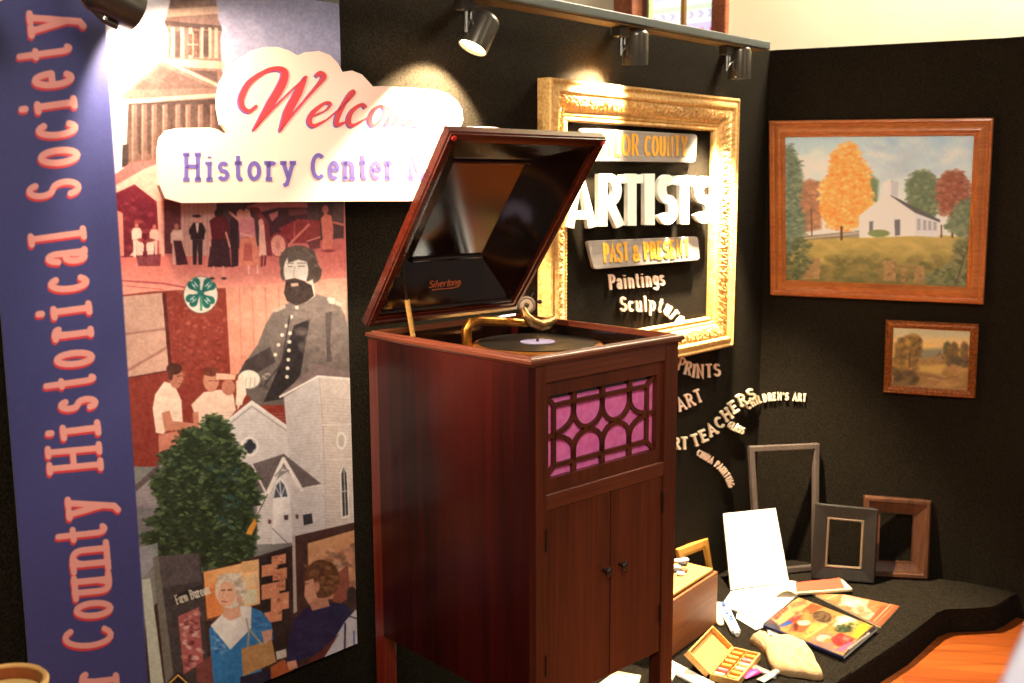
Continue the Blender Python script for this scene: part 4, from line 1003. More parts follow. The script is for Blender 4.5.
    # woman in navy
    p.poly([(556, 620), (606, 590), (650, 610), (640, 700), (560, 760)], (176, 90, 52)); p.poly([(576, 560), (616, 548), (620, 580), (580, 592)], (210, 200, 190))
    p.poly([(648, 430), (700, 384), (760, 366), (850, 372), (892, 410), (850, 470), (760, 560), (650, 604), (616, 606), (628, 500)], (38, 38, 78)); p.poly([(700, 350), (780, 350), (790, 380), (720, 398)], (196, 134, 112)); p.poly([(620, 600), (656, 592), (662, 622), (628, 632)], (214, 150, 124))
    p.ell(758, 272, 70, 76, (104, 66, 44)); p.dabs([(690, 220), (800, 196), (826, 290), (780, 345), (720, 300)], 70, [(132, 88, 60), (84, 50, 34), (150, 104, 74)], 6, 16, .7, 21); p.poly([(692, 282), (724, 270), (740, 350), (706, 372), (688, 340)], (222, 160, 134)); p.ell(738, 304, 11, 20, (206, 140, 116)); p.line([(690, 292), (704, 290)], 4, (110, 80, 76))
    p.poly([(688, 700), (850, 440), (890, 394), (930, 420), (930, 760), (660, 760)], (206, 202, 212)); p.line([(850, 450), (848, 560), (866, 620)], 7, (50, 46, 84)); p.line([(868, 420), (900, 430), (906, 520)], 5, (50, 46, 84)); p.line([(884, 480), (888, 640)], 6, (90, 100, 160))
    p.poly([(600, 760), (660, 640), (826, 488), (700, 690)], (98, 46, 42)); p.text('HALL', (596, 690), (668, 664), 18, .16, (214, 210, 206), .0); p.poly([(800, 640), (930, 610), (930, 760), (780, 760)], (222, 200, 176), alpha=.8)
    # round clover emblem
    p.set(180, 265, 13.67)
    p.ell(284, 408, 240, 258, (112, 84, 80)); p.ell(284, 406, 228, 246, (222, 208, 200))
    GN = (22, 98, 92)
    for (a, b, rot) in ((204, 276, 35), (386, 282, -38), (180, 470, -28), (374, 488, 30)):
        vx, vy = a - 284, b - 386; n_ = math.hypot(vx, vy); vx, vy = vx / n_, vy / n_; px_, py_ = -vy, vx
        c0 = (284 + vx * 6, 386 + vy * 6)
        for s_ in (-1, 1): p.ell(a + vx * 28 + px_ * 42 * s_, b + vy * 28 + py_ * 42 * s_, 58, 50, GN, math.degrees(math.atan2(vy, vx)))
        p.poly([c0, (a + px_ * 78 - vx * 4, b + py_ * 78 - vy * 4), (a + vx * 30, b + vy * 30), (a - px_ * 78 - vx * 4, b - py_ * 78 - vy * 4)], GN)
        for s_ in (-1, 1): p.line([(a - vx * 34 + px_ * 20 * s_, b - vy * 34 + py_ * 20 * s_), (a + vx * 34 + px_ * 20 * s_, b + vy * 34 + py_ * 20 * s_)], 15, (206, 210, 206), .85)
        p.line([(a - px_ * 20, b - py_ * 20), (a + px_ * 20, b + py_ * 20)], 15, (206, 210, 206), .85)
    p.line([(286, 400), (290, 610)], 34, (70, 140, 128)); p.ell(284, 384, 46, 40, GN)
    # grain of the enlarged photographs
    p.set(0, 0, 1); p.grain(9, 2.2, 3); p.grain(6, 7, 4)
    # --- blue strip and lettering
    p.poly([(-120, -120), (96.7, -120), (107, 50), (148, 683), (155, 800), (-120, 800)], (60, 62, 116), soft=.8)
    p.grain(3, 1.8, 9)
    bx = lambda y: 83 + (y - 186) * .0735
    hh = lambda y: 57 - (y - 186) * .008
    FC, SC = (222, 152, 146), (198, 54, 64)
    LET = [('S', 175, 198), ('o', 143, 166), ('c', 117, 138), ('i', 95, 109), ('e', 66, 88), ('t', 42, 57), ('y', 8, 34), ('l', 225, 240), ('a', 245, 265), ('c', 271, 292), ('i', 300, 315), ('r', 321, 338), ('o', 346, 367), ('t', 372, 386), ('s', 393, 411), ('i', 419, 436), ('H', 440, 472),
           ('y', 494, 517), ('t', 521, 541), ('n', 539, 570), ('u', 571, 597), ('o', 596, 619), ('C', 621, 649), ('r', 666, 686)]
    for k in (0, 1):
        for ch, y0, y1 in LET:
            o = (-.8, 2.6) if k == 0 else (0, 0); h = hh(y0) * (1.06 if ch.islower() and ch not in 'lt' else 1.0); m_ = 3.4
            p.text(ch, (bx(y1) + o[0] - 3, y1 - m_ + o[1]), (bx(y0) + o[0] - 3, y0 + m_ + o[1]), h * .93, .118, SC if k == 0 else FC, .17 if ch not in 'HSCry' else .13)
gl('m', 1.0, [[(.12, 0), (.12, .66)], [(.12, .46)] + arc(.3, .46, .18, .19, 150, 0, 8) + [(.48, 0)], [(.48, .46)] + arc(.66, .46, .18, .19, 150, 0, 8) + [(.84, 0)]])
UBL = (onL(15, 490, .012) - CORNER) @ DL; UBR = (onL(349, 350, .012) - CORNER) @ DL
zb0, zb1 = .46, ZTB - .03
bp = lambda u, z: CORNER + DL * u + NL * .012 + UP * z
bn = thing('banner', 'tall printed history banner with blue lettered strip hanging at far left', 'banner', Matrix.Translation(Vector(CORNER + DL * (UBL + UBR) / 2 + NL * .012 + UP * zb0)))
IBN = bn.matrix_world.inverted()
print_panel('printed_sheet', bp(UBL, zb1), bp(UBR, zb1), bp(UBR, zb0), bp(UBL, zb0), NL, .003, 480, 1000, banner_paint, M['banner_print'], bn, IBN)
mb = MB(); mb.prism([bp(UBL - .004, zb1) - NL * .004, bp(UBR + .004, zb1) - NL * .004, bp(UBR + .004, zb1) - NL * .0105, bp(UBL - .004, zb1) - NL * .0105], (0, 0, .016)); obj('hanging_rail', mb, M['chrome'], bn, inv=IBN)

# ------------------------------------------------------------------ welcome sign
OUT = [(165, 198), (159.5, 185), (159.5, 150), (161.5, 138), (168, 130.5), (180, 128), (210, 127.5), (218, 129.5), (224.5, 133.8), (229, 132.5), (222, 124), (219, 108), (219, 96), (222, 82), (230, 69), (242, 58), (254, 50.5), (266, 47), (278, 47), (288, 50), (298, 55.5), (308, 52), (319, 51), (330, 55), (338, 63), (342.5, 72), (352, 70.5), (362, 74.5), (369, 82), (373, 86.5), (382, 86), (408, 87.5), (436, 90), (448, 94), (457, 101), (462, 109), (463, 120), (460, 128), (470, 126.5), (495, 127), (508, 130), (516, 138), (519, 150), (519, 186), (513, 196), (504, 200.5), (330, 201.5), (182, 203)]
sf = .052
cs_ = [onL(x, y, sf) for x, y in OUT]
sg = thing('welcome_sign', 'cream cloud-shaped welcome sign with red script and violet letters', 'sign', Matrix.Translation(Vector(np.mean(cs_, 0))))
ISG = sg.matrix_world.inverted()
mb = MB(); mb.prism(cs_, -NL * .012); obj('sign_board', mb, M['sign_face'], sg, inv=ISG)
cc = np.mean(cs_, 0)
for du in (.10, .16):
    mb = MB(); mb.prism([cc + DL * (du + a) - UP * (-.02 + b) - NL * .0122 for a, b in ((0, 0), (.03, 0), (.03, .04), (0, .04))], -NL * .0393)
    obj('spacer_block', mb, M['black'], sg, inv=ISG)
st3 = lambda lift: (lambda x, y: onL(x, y, sf + lift))
def sign_word(word, p0, p1, h, wst, slab):
    mb = MB(); p0, p1 = A(*p0), A(*p1); ex = (p1 - p0) / np.linalg.norm(p1 - p0); ey = A(ex[1], -ex[0]); ws = [G[c][0] for c in word]; gap = .22; tot = sum(ws) + gap * (len(ws) - 1); kx = np.linalg.norm(p1 - p0) / tot; x = 0
    for c, cw in zip(word, ws):
        for st in glyph_strokes(c, slab)[1]:
            ribbon_solid(mb, [tuple(p0 + ex * (x + a) * kx + ey * b * h) for a, b in st], wst, st3(.0003), NL, .0006)
        x += cw + gap
    obj('lettering', mb, M['sign_blue'], sg, inv=ISG)
sign_word('History', (183, 179.4), (294.5, 179), 25.0, 4.0, .15); sign_word('Center', (311, 178.8), (394, 178.4), 24.8, 4.0, .15); sign_word('M', (408.5, 178.2), (425, 178), 24.6, 3.8, .15)
def smooth_path(P, k=6):
    P = [A(*p) for p in P]; out = []
    for i in range(len(P) - 1):
        a, b, c, d = P[max(i - 1, 0)], P[i], P[i + 1], P[min(i + 2, len(P) - 1)]
        for j in range(k):
            t = j / k; out.append(.5 * ((2 * b) + (c - a) * t + (2 * a - 5 * b + 4 * c - d) * t * t + (3 * b - a - 3 * c + d) * t ** 3))
    return out + [P[-1]]
WEL = [([(257, 105.2), (249.5, 111), (242.5, 107), (241.6, 97.2), (249.5, 82.3), (264.5, 71.8), (277, 68.6), (284.6, 72.3), (282, 84), (271, 103), (253.5, 130.5)], [3, 4.5, 5.5, 6.5, 6, 4.5, 5.5, 7.5, 9, 9, 2]),
       ([(253.5, 130), (279.4, 102.2), (306.8, 76)], [1.6, 1.8, 1.6]),
       ([(306, 76), (298.5, 92), (288, 112), (280, 131.6)], [3, 8.5, 9, 2]),
       ([(280, 131), (290, 118), (305.4, 99.5), (319, 84), (324, 76.5), (320, 73), (316, 76.5)], [1.6, 2, 2.2, 4, 5.5, 5, 4]),
       ([(313, 116), (326, 110), (330.6, 104), (325, 103), (313.5, 112), (309.5, 121), (314, 125.8), (327.3, 119.3)], [1.6, 2, 3, 3.2, 5, 5.2, 4, 1.6]),
       ([(327.3, 119.3), (344, 105), (353.6, 93.5), (350.5, 93), (339, 114), (337.2, 124.4), (347, 121.5)], [1.6, 2, 3.5, 4, 5.5, 5, 1.6]),
       ([(366, 108), (362, 104.5), (353, 110), (348.8, 119), (352, 125.8), (366.8, 118.2)], [4, 3.5, 4.5, 5, 4, 1.6]),
       ([(381, 105.5), (374, 110), (370, 119), (373, 125.5), (380, 121), (385, 111), (381, 105.5), (390, 109)], [3, 4.2, 5, 4, 3, 3.5, 2.5, 1.6]),
       ([(393, 106), (386, 125.5)], [3, 4.5]), ([(387, 122), (396, 108), (400, 107), (394, 125)], [1.6, 2.2, 4, 4.5]), ([(395, 121), (404, 108), (408, 107), (403, 122), (407, 124), (413, 118)], [1.6, 2.2, 4, 4.5, 3, 1.6]),
       ([(413, 118), (422, 112), (426, 106.5), (421, 106), (412, 114), (411, 123), (417, 125.5), (427, 119)], [1.6, 2, 3, 3.2, 4.5, 4.8, 3.5, 1.6])]
for nm, mt, o, lift in (('script_shadow', M['sign_blue'], (-1.5, 1.0), .0003), ('script_lettering', M['sign_red'], (0, 0), .0008)):
    mb = MB()
    for pth, wd in WEL:
        sp = smooth_path(pth); w_ = np.interp(np.linspace(0, len(wd) - 1, len(sp)), range(len(wd)), wd)
        ribbon_solid(mb, [(q[0] + o[0], q[1] + o[1]) for q in sp], list(w_ * .92), st3(lift), NL, .0004)
    obj(nm, mb, mt, sg, inv=ISG)

# ------------------------------------------------------------------ picture frames
def frame_mesh(cor, n, prof, nseg=1, orn=None):
    """mitred frame: cor = outer corners in order, prof = (inset, height)"""
    C_ = [A(*c) for c in cor]; n = A(*n); m_ = MB(); e = [(C_[(k + 1) % 4] - C_[k]) / np.linalg.norm(C_[(k + 1) % 4] - C_[k]) for k in range(4)]
    npf = len(prof); vs = []
    ins = lambda k, d: C_[k % 4] + (e[k % 4] - e[(k - 1) % 4]) * d
    for k in range(4):
        Ls = np.linalg.norm(C_[(k + 1) % 4] - C_[k])
        for j in range(nseg):
            t = j / nseg
            for i, (d, h) in enumerate(prof):
                hh = h + (orn(k, t * Ls, Ls, d) if orn is not None else 0)
                vs.append(ins(k, d) * (1 - t) + ins(k + 1, d) * t + n * hh)
    R_ = 4 * nseg
    m_.add(vs, [(r * npf + i, r * npf + (i + 1) % npf, ((r + 1) % R_) * npf + (i + 1) % npf, ((r + 1) % R_) * npf + i) for r in range(R_) for i in range(npf)])
    return m_
def inset(cor, d):
    C_ = [A(*c) for c in cor]; e = [(C_[(k + 1) % 4] - C_[k]) / np.linalg.norm(C_[(k + 1) % 4] - C_[k]) for k in range(4)]
    return [C_[k] + (e[k] - e[(k - 1) % 4]) * d for k in range(4)]
# large gold frame on the left wall
ul = (onL(538, 75, .006) - CORNER) @ DL; ur = (onL(736.5, 220, .047) - CORNER) @ DL
zt_ = (onL(538, 76, .05)[2] + onL(738, 98, .05)[2]) / 2; zb_ = onL(731, 345, .03)[2]
wp = lambda u, z, o=0.0: CORNER + DL * u + UP * z + NL * o
gc = [wp(ul, zt_, .004), wp(ur, zt_, .004), wp(ur, zb_, .004), wp(ul, zb_, .004)]
gf = thing('picture_frame', 'large ornate empty gold frame around the white lettering on left wall', 'picture frame', Matrix.Translation(Vector((gc[2] + gc[3]) / 2)))
IG = gf.matrix_world.inverted()
def hsh(a, b):
    v = math.sin(a * 127.1 + b * 311.7) * 43758.5453
    return v - math.floor(v)
def leafwork(k, s, L_, d):
    if d < .0405 or d > .0815: return 0
    c = (d - .061) / .021
    q = s / .0125; i = math.floor(q); f = q - i
    lobe = abs(math.sin(math.pi * (q + .55 * c * (1 if (i % 2) else -1)))) ** .7
    vein = .5 + .5 * math.sin(2 * math.pi * (q * 3.0 + c * 1.3))
    return (1 - c * c) * (.0075 * lobe + .0032 * vein + .0045 * (hsh(i + 17 * k, round(c * 6)) - .5)) + .003 * (hsh(round(s * 700) + k * 91, round(d * 1500)) - .5)
pr1 = [(0, 0), (0, .040), (.003, .046), (.008, .048), (.012, .044), (.016, .043), (.026, .050), (.033, .050), (.038, .046), (.040, .041)] + [(.042 + .0039 * k, .040 - .0016 * k) for k in range(11)] + [(.083, .022), (.085, .020), (.085, 0)]
obj('frame_moulding', frame_mesh(gc, NL, pr1, 420, leafwork), M['gold'], gf, smooth=True, inv=IG)
def beads(k, s, L_, d):
    return .0022 * abs(math.sin(math.pi * s / .013)) if .0975 < d < .108 else 0
obj('inner_liner', frame_mesh(gc, NL, [(.0852, 0), (.0852, .018), (.088, .021), (.093, .020), (.097, .014), (.098, .015), (.101, .017), (.105, .017), (.108, .014), (.110, .010), (.110, 0)], 300, beads), M['gold_liner'], gf, smooth=True, inv=IG)

# framed church landscape on the right wall
def px_quad(P, off, n_plane, onw):
    return [onw(x, y, off) for x, y in P]
def sky_noise(p, box, base, cols, n, seed, r0, r1):
    p.dabs([(box[0], box[1]), (box[2], box[1]), (box[2], box[3]), (box[0], box[3])], n, cols, r0, r1, .35, seed, .45, soft=9)
def church_paint(p):
    p.set(750, 100, 3.104)
    p.poly([(90, 80), (720, 80), (720, 600), (90, 600)], (160, 196, 224), grad=((224, 230, 232), (400, 100), (380, 330)))
    sky_noise(p, (110, 150, 260, 300), 0, [(240, 238, 232), (226, 228, 226), (210, 218, 224)], 60, 1, 14, 40); sky_noise(p, (360, 120, 700, 250), 0, [(214, 220, 224), (230, 230, 226), (190, 204, 214), (164, 184, 200)], 90, 2, 12, 40)
    sky_noise(p, (300, 100, 560, 160), 0, [(150, 182, 208), (214, 222, 226)], 30, 3, 10, 26)
    p.poly([(108, 420), (300, 425), (460, 420), (600, 420), (720, 430), (720, 600), (90, 600)], (176, 158, 94), grad=((104, 100, 58), (400, 430), (400, 575)))
    p.dabs([(110, 430), (690, 430), (690, 500), (110, 500)], 110, [(196, 176, 108), (158, 142, 84), (210, 188, 116), (136, 126, 76)], 10, 40, .35, 4, .25, soft=5)
    p.dabs([(110, 490), (690, 490), (690, 575), (110, 575)], 160, [(92, 92, 56), (118, 110, 66), (74, 78, 48), (140, 124, 76)], 8, 26, .45, 5, .5)
    p.poly([(140, 425), (340, 405), (340, 425), (150, 436)], (110, 104, 100), alpha=.7); p.line([(150, 432), (340, 412)], 3, (200, 192, 180))
    tr = [(150, 260), (185, 245), (215, 255), (222, 400), (150, 415)]; p.poly(tr, (158, 116, 92), soft=5); p.dabs(tr, 60, [(180, 132, 100), (132, 98, 78), (196, 150, 120)], 6, 14, .6, 6)
    p.line([(190, 340), (192, 420)], 4, (96, 72, 60))
    ev = [(128, 140), (150, 190), (165, 240), (150, 300), (170, 400), (160, 440), (112, 480), (108, 150)]; p.poly(ev, (104, 122, 106), soft=8); p.dabs(ev, 330, [(84, 106, 90), (128, 146, 124), (70, 92, 78), (150, 164, 142)], 3, 8, .7, 7, .4); p.fuzz(ev, 14, [(96, 116, 100), (76, 98, 84), (120, 138, 118)], 4, 10, 9, 4, .35)
    p.poly([(370, 225), (400, 250), (396, 320), (372, 330)], (110, 134, 104), soft=5)
    om = [(270, 150), (300, 132), (330, 140), (345, 185), (368, 215), (376, 280), (380, 330), (352, 372), (330, 396), (290, 404), (240, 388), (216, 330), (222, 290), (216, 262), (244, 232), (252, 180)]
    p.poly(om, (236, 164, 88), soft=6); p.dabs(om, 620, [(246, 190, 112), (226, 146, 70), (250, 208, 140), (212, 128, 62), (242, 174, 98)], 3, 9, .7, 8)
    p.fuzz(om, 14, [(240, 176, 98), (250, 206, 140), (226, 150, 76)], 4, 9, 7, 3); p.line([(284, 395), (284, 432)], 8, (98, 66, 44)); 
    for (x, c) in ((525, (96, 116, 92)), (620, (140, 84, 66))):
        tt_ = [(x - 40, 260), (x - 10, 222), (x + 30, 220), (x + 60, 260), (x + 66, 320), (x + 40, 370), (x - 30, 350)]; p.poly(tt_, c, soft=8); p.dabs(tt_, 330, [mixc(c, (230, 210, 180), .3), mixc(c, (40, 30, 30), .22), c], 3, 9, .7, int(x)); p.fuzz(tt_, 12, [mixc(c, (230, 210, 180), .25), c], 4, 9, 7, int(x))
    p.line([(628, 350), (628, 425)], 7, (84, 60, 52)); p.line([(594, 390), (594, 425)], 5, (84, 60, 52))
    gr = [(640, 330), (686, 300), (690, 420), (660, 425), (605, 395)]; p.poly(gr, (112, 128, 104), soft=8); p.dabs(gr, 160, [(124, 136, 108), (86, 100, 80)], 5, 12, .7, 9)
    p.poly([(338, 360), (425, 292), (512, 345), (512, 422), (340, 428)], (236, 234, 232)); p.poly([(512, 345), (588, 372), (586, 426), (512, 422)], (210, 212, 220)); p.poly([(425, 290), (440, 296), (590, 372), (590, 380), (512, 350)], (82, 84, 92)); p.poly([(340, 362), (425, 294), (420, 310), (350, 366)], (248, 236, 220), alpha=.8)
    p.poly([(410, 258), (436, 246), (462, 256), (458, 302), (440, 296), (412, 300)], (226, 226, 228)); p.poly([(436, 246), (462, 256), (458, 302), (438, 296)], (190, 194, 204))
    p.poly([(370, 378), (382, 375), (382, 410), (370, 412)], (110, 112, 122)); p.poly([(448, 372), (466, 370), (466, 420), (450, 422)], (104, 106, 118))
    for x in (524, 542, 558, 574): p.poly([(x - 5, 368 + (x - 524) * .2), (x + 5, 369 + (x - 524) * .2), (x + 5, 404), (x - 5, 404)], (160, 164, 176))
    p.ell(400, 414, 34, 12, (120, 138, 92)); 
    for (x0, x1, y0, y1) in ((165, 216, 492, 556), (415, 452, 500, 562), (470, 482, 520, 566), (510, 540, 515, 570)):
        p.poly([(x0, y0), (x1, y0 - 2), (x1, y1), (x0, y1)], (150, 122, 84)); p.dabs([(x0, y0), (x1, y0), (x1, y1), (x0, y1)], 16, [(172, 142, 100), (118, 94, 64)], 4, 9, .6, x0)
    for y in (515, 535): p.line([(452, y), (512, y + 8)], 4, (128, 104, 72))
    bl = [(108, 440), (160, 430), (200, 450), (170, 480), (200, 500), (150, 560), (108, 560)]; p.dabs(bl, 260, [(78, 90, 64), (104, 116, 84), (62, 74, 54)], 3, 9, .7, 10)
    br = [(640, 440), (690, 420), (690, 575), (560, 575), (545, 550), (640, 500)]; p.dabs(br, 340, [(86, 96, 66), (116, 122, 88), (64, 72, 52), (132, 136, 100)], 5, 14, .65, 11); p.line([(640, 570), (664, 490), (690, 440)], 4, (86, 66, 48)); p.line([(664, 490), (640, 460)], 3, (86, 66, 48))
    p.grain(4, 1.6, 5); p.c[:] = np.clip(p.c * 1.14, 0, 250)
def framed_painting(P, off, w, prof, paint, m_frame, name, label, nx, ny, depth):
    cor = px_quad(P, off, NR, onR); base = [c - NR * ((c - CORNER) @ NR) + NR * .003 for c in cor]
    o = thing('framed_painting', label, 'painting', Matrix.Translation(Vector((base[2] + base[3]) / 2))); inv = o.matrix_world.inverted()
    obj('frame_moulding', frame_mesh(base, NR, prof, 60), m_frame, o, smooth=True, inv=inv)
    q = [c + NR * depth for c in inset(base, w - .006)]
    print_panel('canvas', q[0], q[1], q[2], q[3], NR, .006, nx, ny, paint, M['canvas'], o, inv)
    return o
pw = .057
framed_painting([(768.7, 121), (993.9, 117.7), (983.6, 304.6), (770, 295)], .02, pw, [(0, 0), (0, .020), (.004, .026), (.010, .027), (.014, .022), (.020, .021), (.030, .030), (.040, .031), (.046, .026), (.050, .018), (.053, .019), (.057, .016), (.057, .004), (.02, .002)], church_paint, M['oak'], 'framed_painting',
                'large autumn church landscape in wide orange wooden frame on right wall', 300, 240, .010)
def brook_paint(p):
    p.set(870, 310, 6.833)
    p.poly([(140, 110), (720, 110), (720, 560), (140, 560)], (206, 190, 148), grad=((226, 190, 118), (420, 120), (420, 270)))
    p.poly([(150, 120), (700, 140), (700, 190), (150, 170)], (186, 184, 156), soft=30); p.poly([(330, 270), (520, 260), (520, 330), (330, 340)], (134, 132, 112), soft=14)
    p.poly([(150, 330), (700, 330), (700, 560), (150, 560)], (146, 114, 66), soft=16); p.dabs([(330, 350), (690, 370), (690, 530), (300, 530)], 90, [(178, 142, 84), (196, 160, 104), (130, 98, 60), (160, 124, 90)], 14, 46, .5, 2, .3, soft=8)
    p.poly([(330, 380), (520, 372), (480, 440), (350, 420)], (190, 160, 92), soft=12); p.poly([(440, 330), (476, 290), (508, 335), (500, 352), (440, 352)], (158, 124, 88), soft=4); p.poly([(436, 334), (476, 285), (512, 338), (476, 306)], (126, 98, 72), soft=3)
    tl = [(170, 230), (240, 180), (310, 165), (360, 210), (345, 300), (310, 400), (200, 440), (160, 400)]; p.poly(tl, (128, 102, 58), soft=12); p.dabs(tl, 130, [(160, 124, 58), (100, 84, 54), (184, 146, 74), (88, 72, 50)], 10, 26, .6, 3, .7, soft=6)
    p.line([(272, 300), (270, 440)], 11, (92, 70, 46)); p.line([(276, 400), (268, 436)], 12, (178, 128, 86)); p.line([(300, 320), (320, 280)], 5, (92, 70, 46))
    p.dabs([(160, 400), (300, 420), (330, 510), (160, 515)], 70, [(84, 70, 48), (118, 96, 62), (66, 56, 40)], 12, 34, .6, 4, .5, soft=7)
    for x in (525, 575, 640):
        tr_ = [(x - 26, 340), (x - 20, 250), (x, 215), (x + 26, 240), (x + 36, 350), (x + 20, 372)]; p.poly(tr_, (122, 104, 58), soft=9); p.dabs(tr_, 44, [(152, 122, 58), (96, 84, 56), (126, 80, 62), (82, 80, 60)], 8, 20, .6, x, .8, soft=6)
    p.dabs([(520, 320), (690, 330), (690, 390), (530, 372)], 50, [(84, 76, 56), (110, 84, 66), (70, 66, 52)], 10, 24, .6, 7, .6, soft=6); p.line([(340, 440), (500, 470), (600, 455)], 9, (110, 84, 60), .7, soft=6); p.grain(5, 1.5, 6); p.c[:] = np.clip(p.c * 1.1, 0, 250)
framed_painting([(886, 320), (979, 324), (975, 398), (883.5, 392)], .012, .026, [(0, 0), (0, .016), (.004, .019), (.008, .016), (.014, .019), (.019, .017), (.022, .012), (.026, .011), (.026, .004), (.01, .002)], brook_paint, M['small_gilt'], 'framed_painting',
                'small brown woodland landscape in narrow gilt frame below the church painting', 150, 120, .007)

# ------------------------------------------------------------------ plates and letters on the walls
def onwall(x, y, off):
    return onL(x, y, off) if x < 764.5 else onR(x, y, off)
ORD = ['first', 'second', 'third', 'fourth', 'fifth', 'sixth', 'seventh', 'eighth', 'ninth', 'tenth', 'eleventh', 'twelfth', 'thirteenth', 'fourteenth']
def letter(ch, strokes, w, off, thick, m, label, group, right=False):
    n = NR if right else NL; mb = MB()
    for k, st in enumerate(strokes):
        ribbon_solid(mb, st, w, lambda x, y: (onR if right else onL)(x, y, off + thick + .0002 * k), -n, thick)
    solo('wall_letter', mb, m, label, 'letter', group)
def word3(word, path, h, w, slab, off, thick, m, kind, nm=None, gap=.2, turn=1.0):
    P = [A(*q) for q in path]; sp = smooth_path(P, 8) if len(P) > 2 else P
    sp = [A(*q) for q in sp]; cum = np.concatenate([[0], np.cumsum([np.linalg.norm(sp[i + 1] - sp[i]) for i in range(len(sp) - 1)])]); tot = cum[-1]
    ws = [G[c][0] if c != ' ' else .5 for c in word]; T_ = sum(ws) + gap * (len(ws) - 1); k = tot / T_; x = 0; cnt = 0
    at_ = lambda s: A(np.interp(s, cum, [q[0] for q in sp]), np.interp(s, cum, [q[1] for q in sp]))
    for c, cw in zip(word, ws):
        if c != ' ':
            c0 = at_(x * k); c1 = at_((x + cw) * k); an = math.atan2(c1[1] - c0[1], c1[0] - c0[0]) * turn; e_ = A(math.cos(an), math.sin(an)); ey = A(e_[1], -e_[0]); mid_ = (c0 + c1) / 2
            sts = [[tuple(mid_ + e_ * (a - cw / 2) * k + ey * b * h) for a, b in st] for st in glyph_strokes(c, slab)[1]]
            what = 'apostrophe' if c == "'" else ('letter ' + c if c.isupper() else 'small letter ' + c)
            letter(c, sts, w, off, thick, m, '%s %s, %s character of the wall word %s' % (kind, what, ORD[cnt], nm or word), 'letters spelling ' + (nm or word), mid_[0] > 764.5)
            cnt += 1
        x += cw + gap
def zz(ox, oy, s):
    return lambda x, y: (ox + x / s, oy + y / s)
# big white foam letters
Z2 = zz(560, 160, 5.694)
BOX = [('A', 30, 212, 88, 384), ('R', 216, 372, 78, 378), ('T', 350, 472, 78, 374), ('I', 462, 560, 78, 370), ('S', 556, 672, 84, 368), ('T', 650, 770, 88, 364), ('S', 766, 884, 94, 360)]
seen = {}
for ch, a, b, t0, t1 in BOX:
    w_, sts = glyph_strokes(ch)
    ww = 60
    if ch == 'T': sts = [[(.0, .90), (.74, .90)], [(.37, 0), (.37, 1)]]
    if ch == 'A': sts = [[(.1, 0), (.41, 1), (.72, 0)], [(.2, .24), (.62, .24)]]
    if ch == 'R': sts = [[(.17, 0), (.17, 1)], [(.15, .92), (.36, .92)] + arc(.36, .69, .22, .23, 90, -90)[1:] + [(.17, .46)], [(.36, .46), (.68, 0)]]
    if ch == 'S': sts = [arc(.35, .71, .21, .21, 30, 265, 14) + arc(.35, .28, .23, .22, 80, -155, 14)]
    xs_ = [x for st in sts for x, y in st]; ys_ = [y for st in sts for x, y in st]; hx = 25 if ch not in 'I' else 31; vy = 25 if ch == 'S' else 0
    if ch in 'T': hx = 0
    fx = lambda x: a + hx + (x - min(xs_)) / max(max(xs_) - min(xs_), 1e-6) * (b - a - 2 * hx)
    fy = lambda y: t1 - vy - (y - min(ys_)) / (max(ys_) - min(ys_)) * (t1 - t0 - 2 * vy)
    q = [[Z2(fx(x) if ch != 'I' else (a + b) / 2, fy(y)) for x, y in st] for st in sts]
    seen[ch] = seen.get(ch, 0) + 1
    pos = {'A': 'first letter', 'R': 'second letter', 'I': 'fourth letter'}.get(ch) or ('%s %s' % (['first', 'second'][seen[ch] - 1], ch))
    letter(ch, q, 50 / 5.694 if ch != 'I' else 10.0, .026, .014, M['foam'], 'thick white foam letter %s, %s of the large word ARTISTS' % (ch, pos), 'white letters spelling ARTISTS')
# grey plates
def plate(pts, label, words, off=.022):
    c = [onL(x, y, off) for x, y in pts]; o = thing('wall_plate', label, 'plate', Matrix.Translation(Vector(np.mean(c, 0)))); inv = o.matrix_world.inverted()
    mb = MB(); mb.prism(c, -NL * .010); obj('plate', mb, M['plate'], o, inv=inv, bevel=.0015)
    cc = np.mean(c, 0)
    for du in (-.12, .12):
        mb = MB(); mb.prism([cc + DL * (du + a) + UP * b - NL * .0102 for a, b in ((-.02, -.02), (.02, -.02), (.02, .02), (-.02, .02))], -NL * .0108)
        obj('spacer', mb, M['black'], o, inv=inv)
    for word, p0, p1, h in words:
        mb = MB(); p0, p1 = A(*p0), A(*p1); ex = (p1 - p0) / np.linalg.norm(p1 - p0); ey = A(ex[1], -ex[0]); ws = [G[ch][0] for ch in word]; gap = .16; tot = sum(ws) + gap * (len(ws) - 1); kx = np.linalg.norm(p1 - p0) / tot; x = 0
        for ch, cw in zip(word, ws):
            for st in glyph_strokes(ch)[1]:
                ribbon_solid(mb, [tuple(p0 + ex * (x + a) * kx + ey * (b * .86 + .07) * h) for a, b in st], 2.6, lambda a, b: onL(a, b, off + .0004), NL, .0012)
            x += cw + gap
        obj('lettering', mb, M['plate_yellow'], o, inv=inv)
def rounded(P, r, k=4):
    out = []
    n = len(P)
    for i in range(n):
        p = A(*P[i]); a = A(*P[i - 1]) - p; b = A(*P[(i + 1) % n]) - p; a /= np.linalg.norm(a); b /= np.linalg.norm(b)
        s, e = p + a * r, p + b * r
        for j in range(k + 1):
            t = j / k; out.append(tuple((1 - t) ** 2 * s + 2 * t * (1 - t) * p + t * t * e))
    return out
plate(rounded([(581, 128), (697.5, 134.5), (695.5, 162.5), (578, 161)], 3.5), 'upper grey plate with orange letters above the large white word', [('TAYLOR', (587, 157), (638.5, 157.4), 24.5), ('COUNTY', (644.5, 157.4), (687, 157.8), 23)])
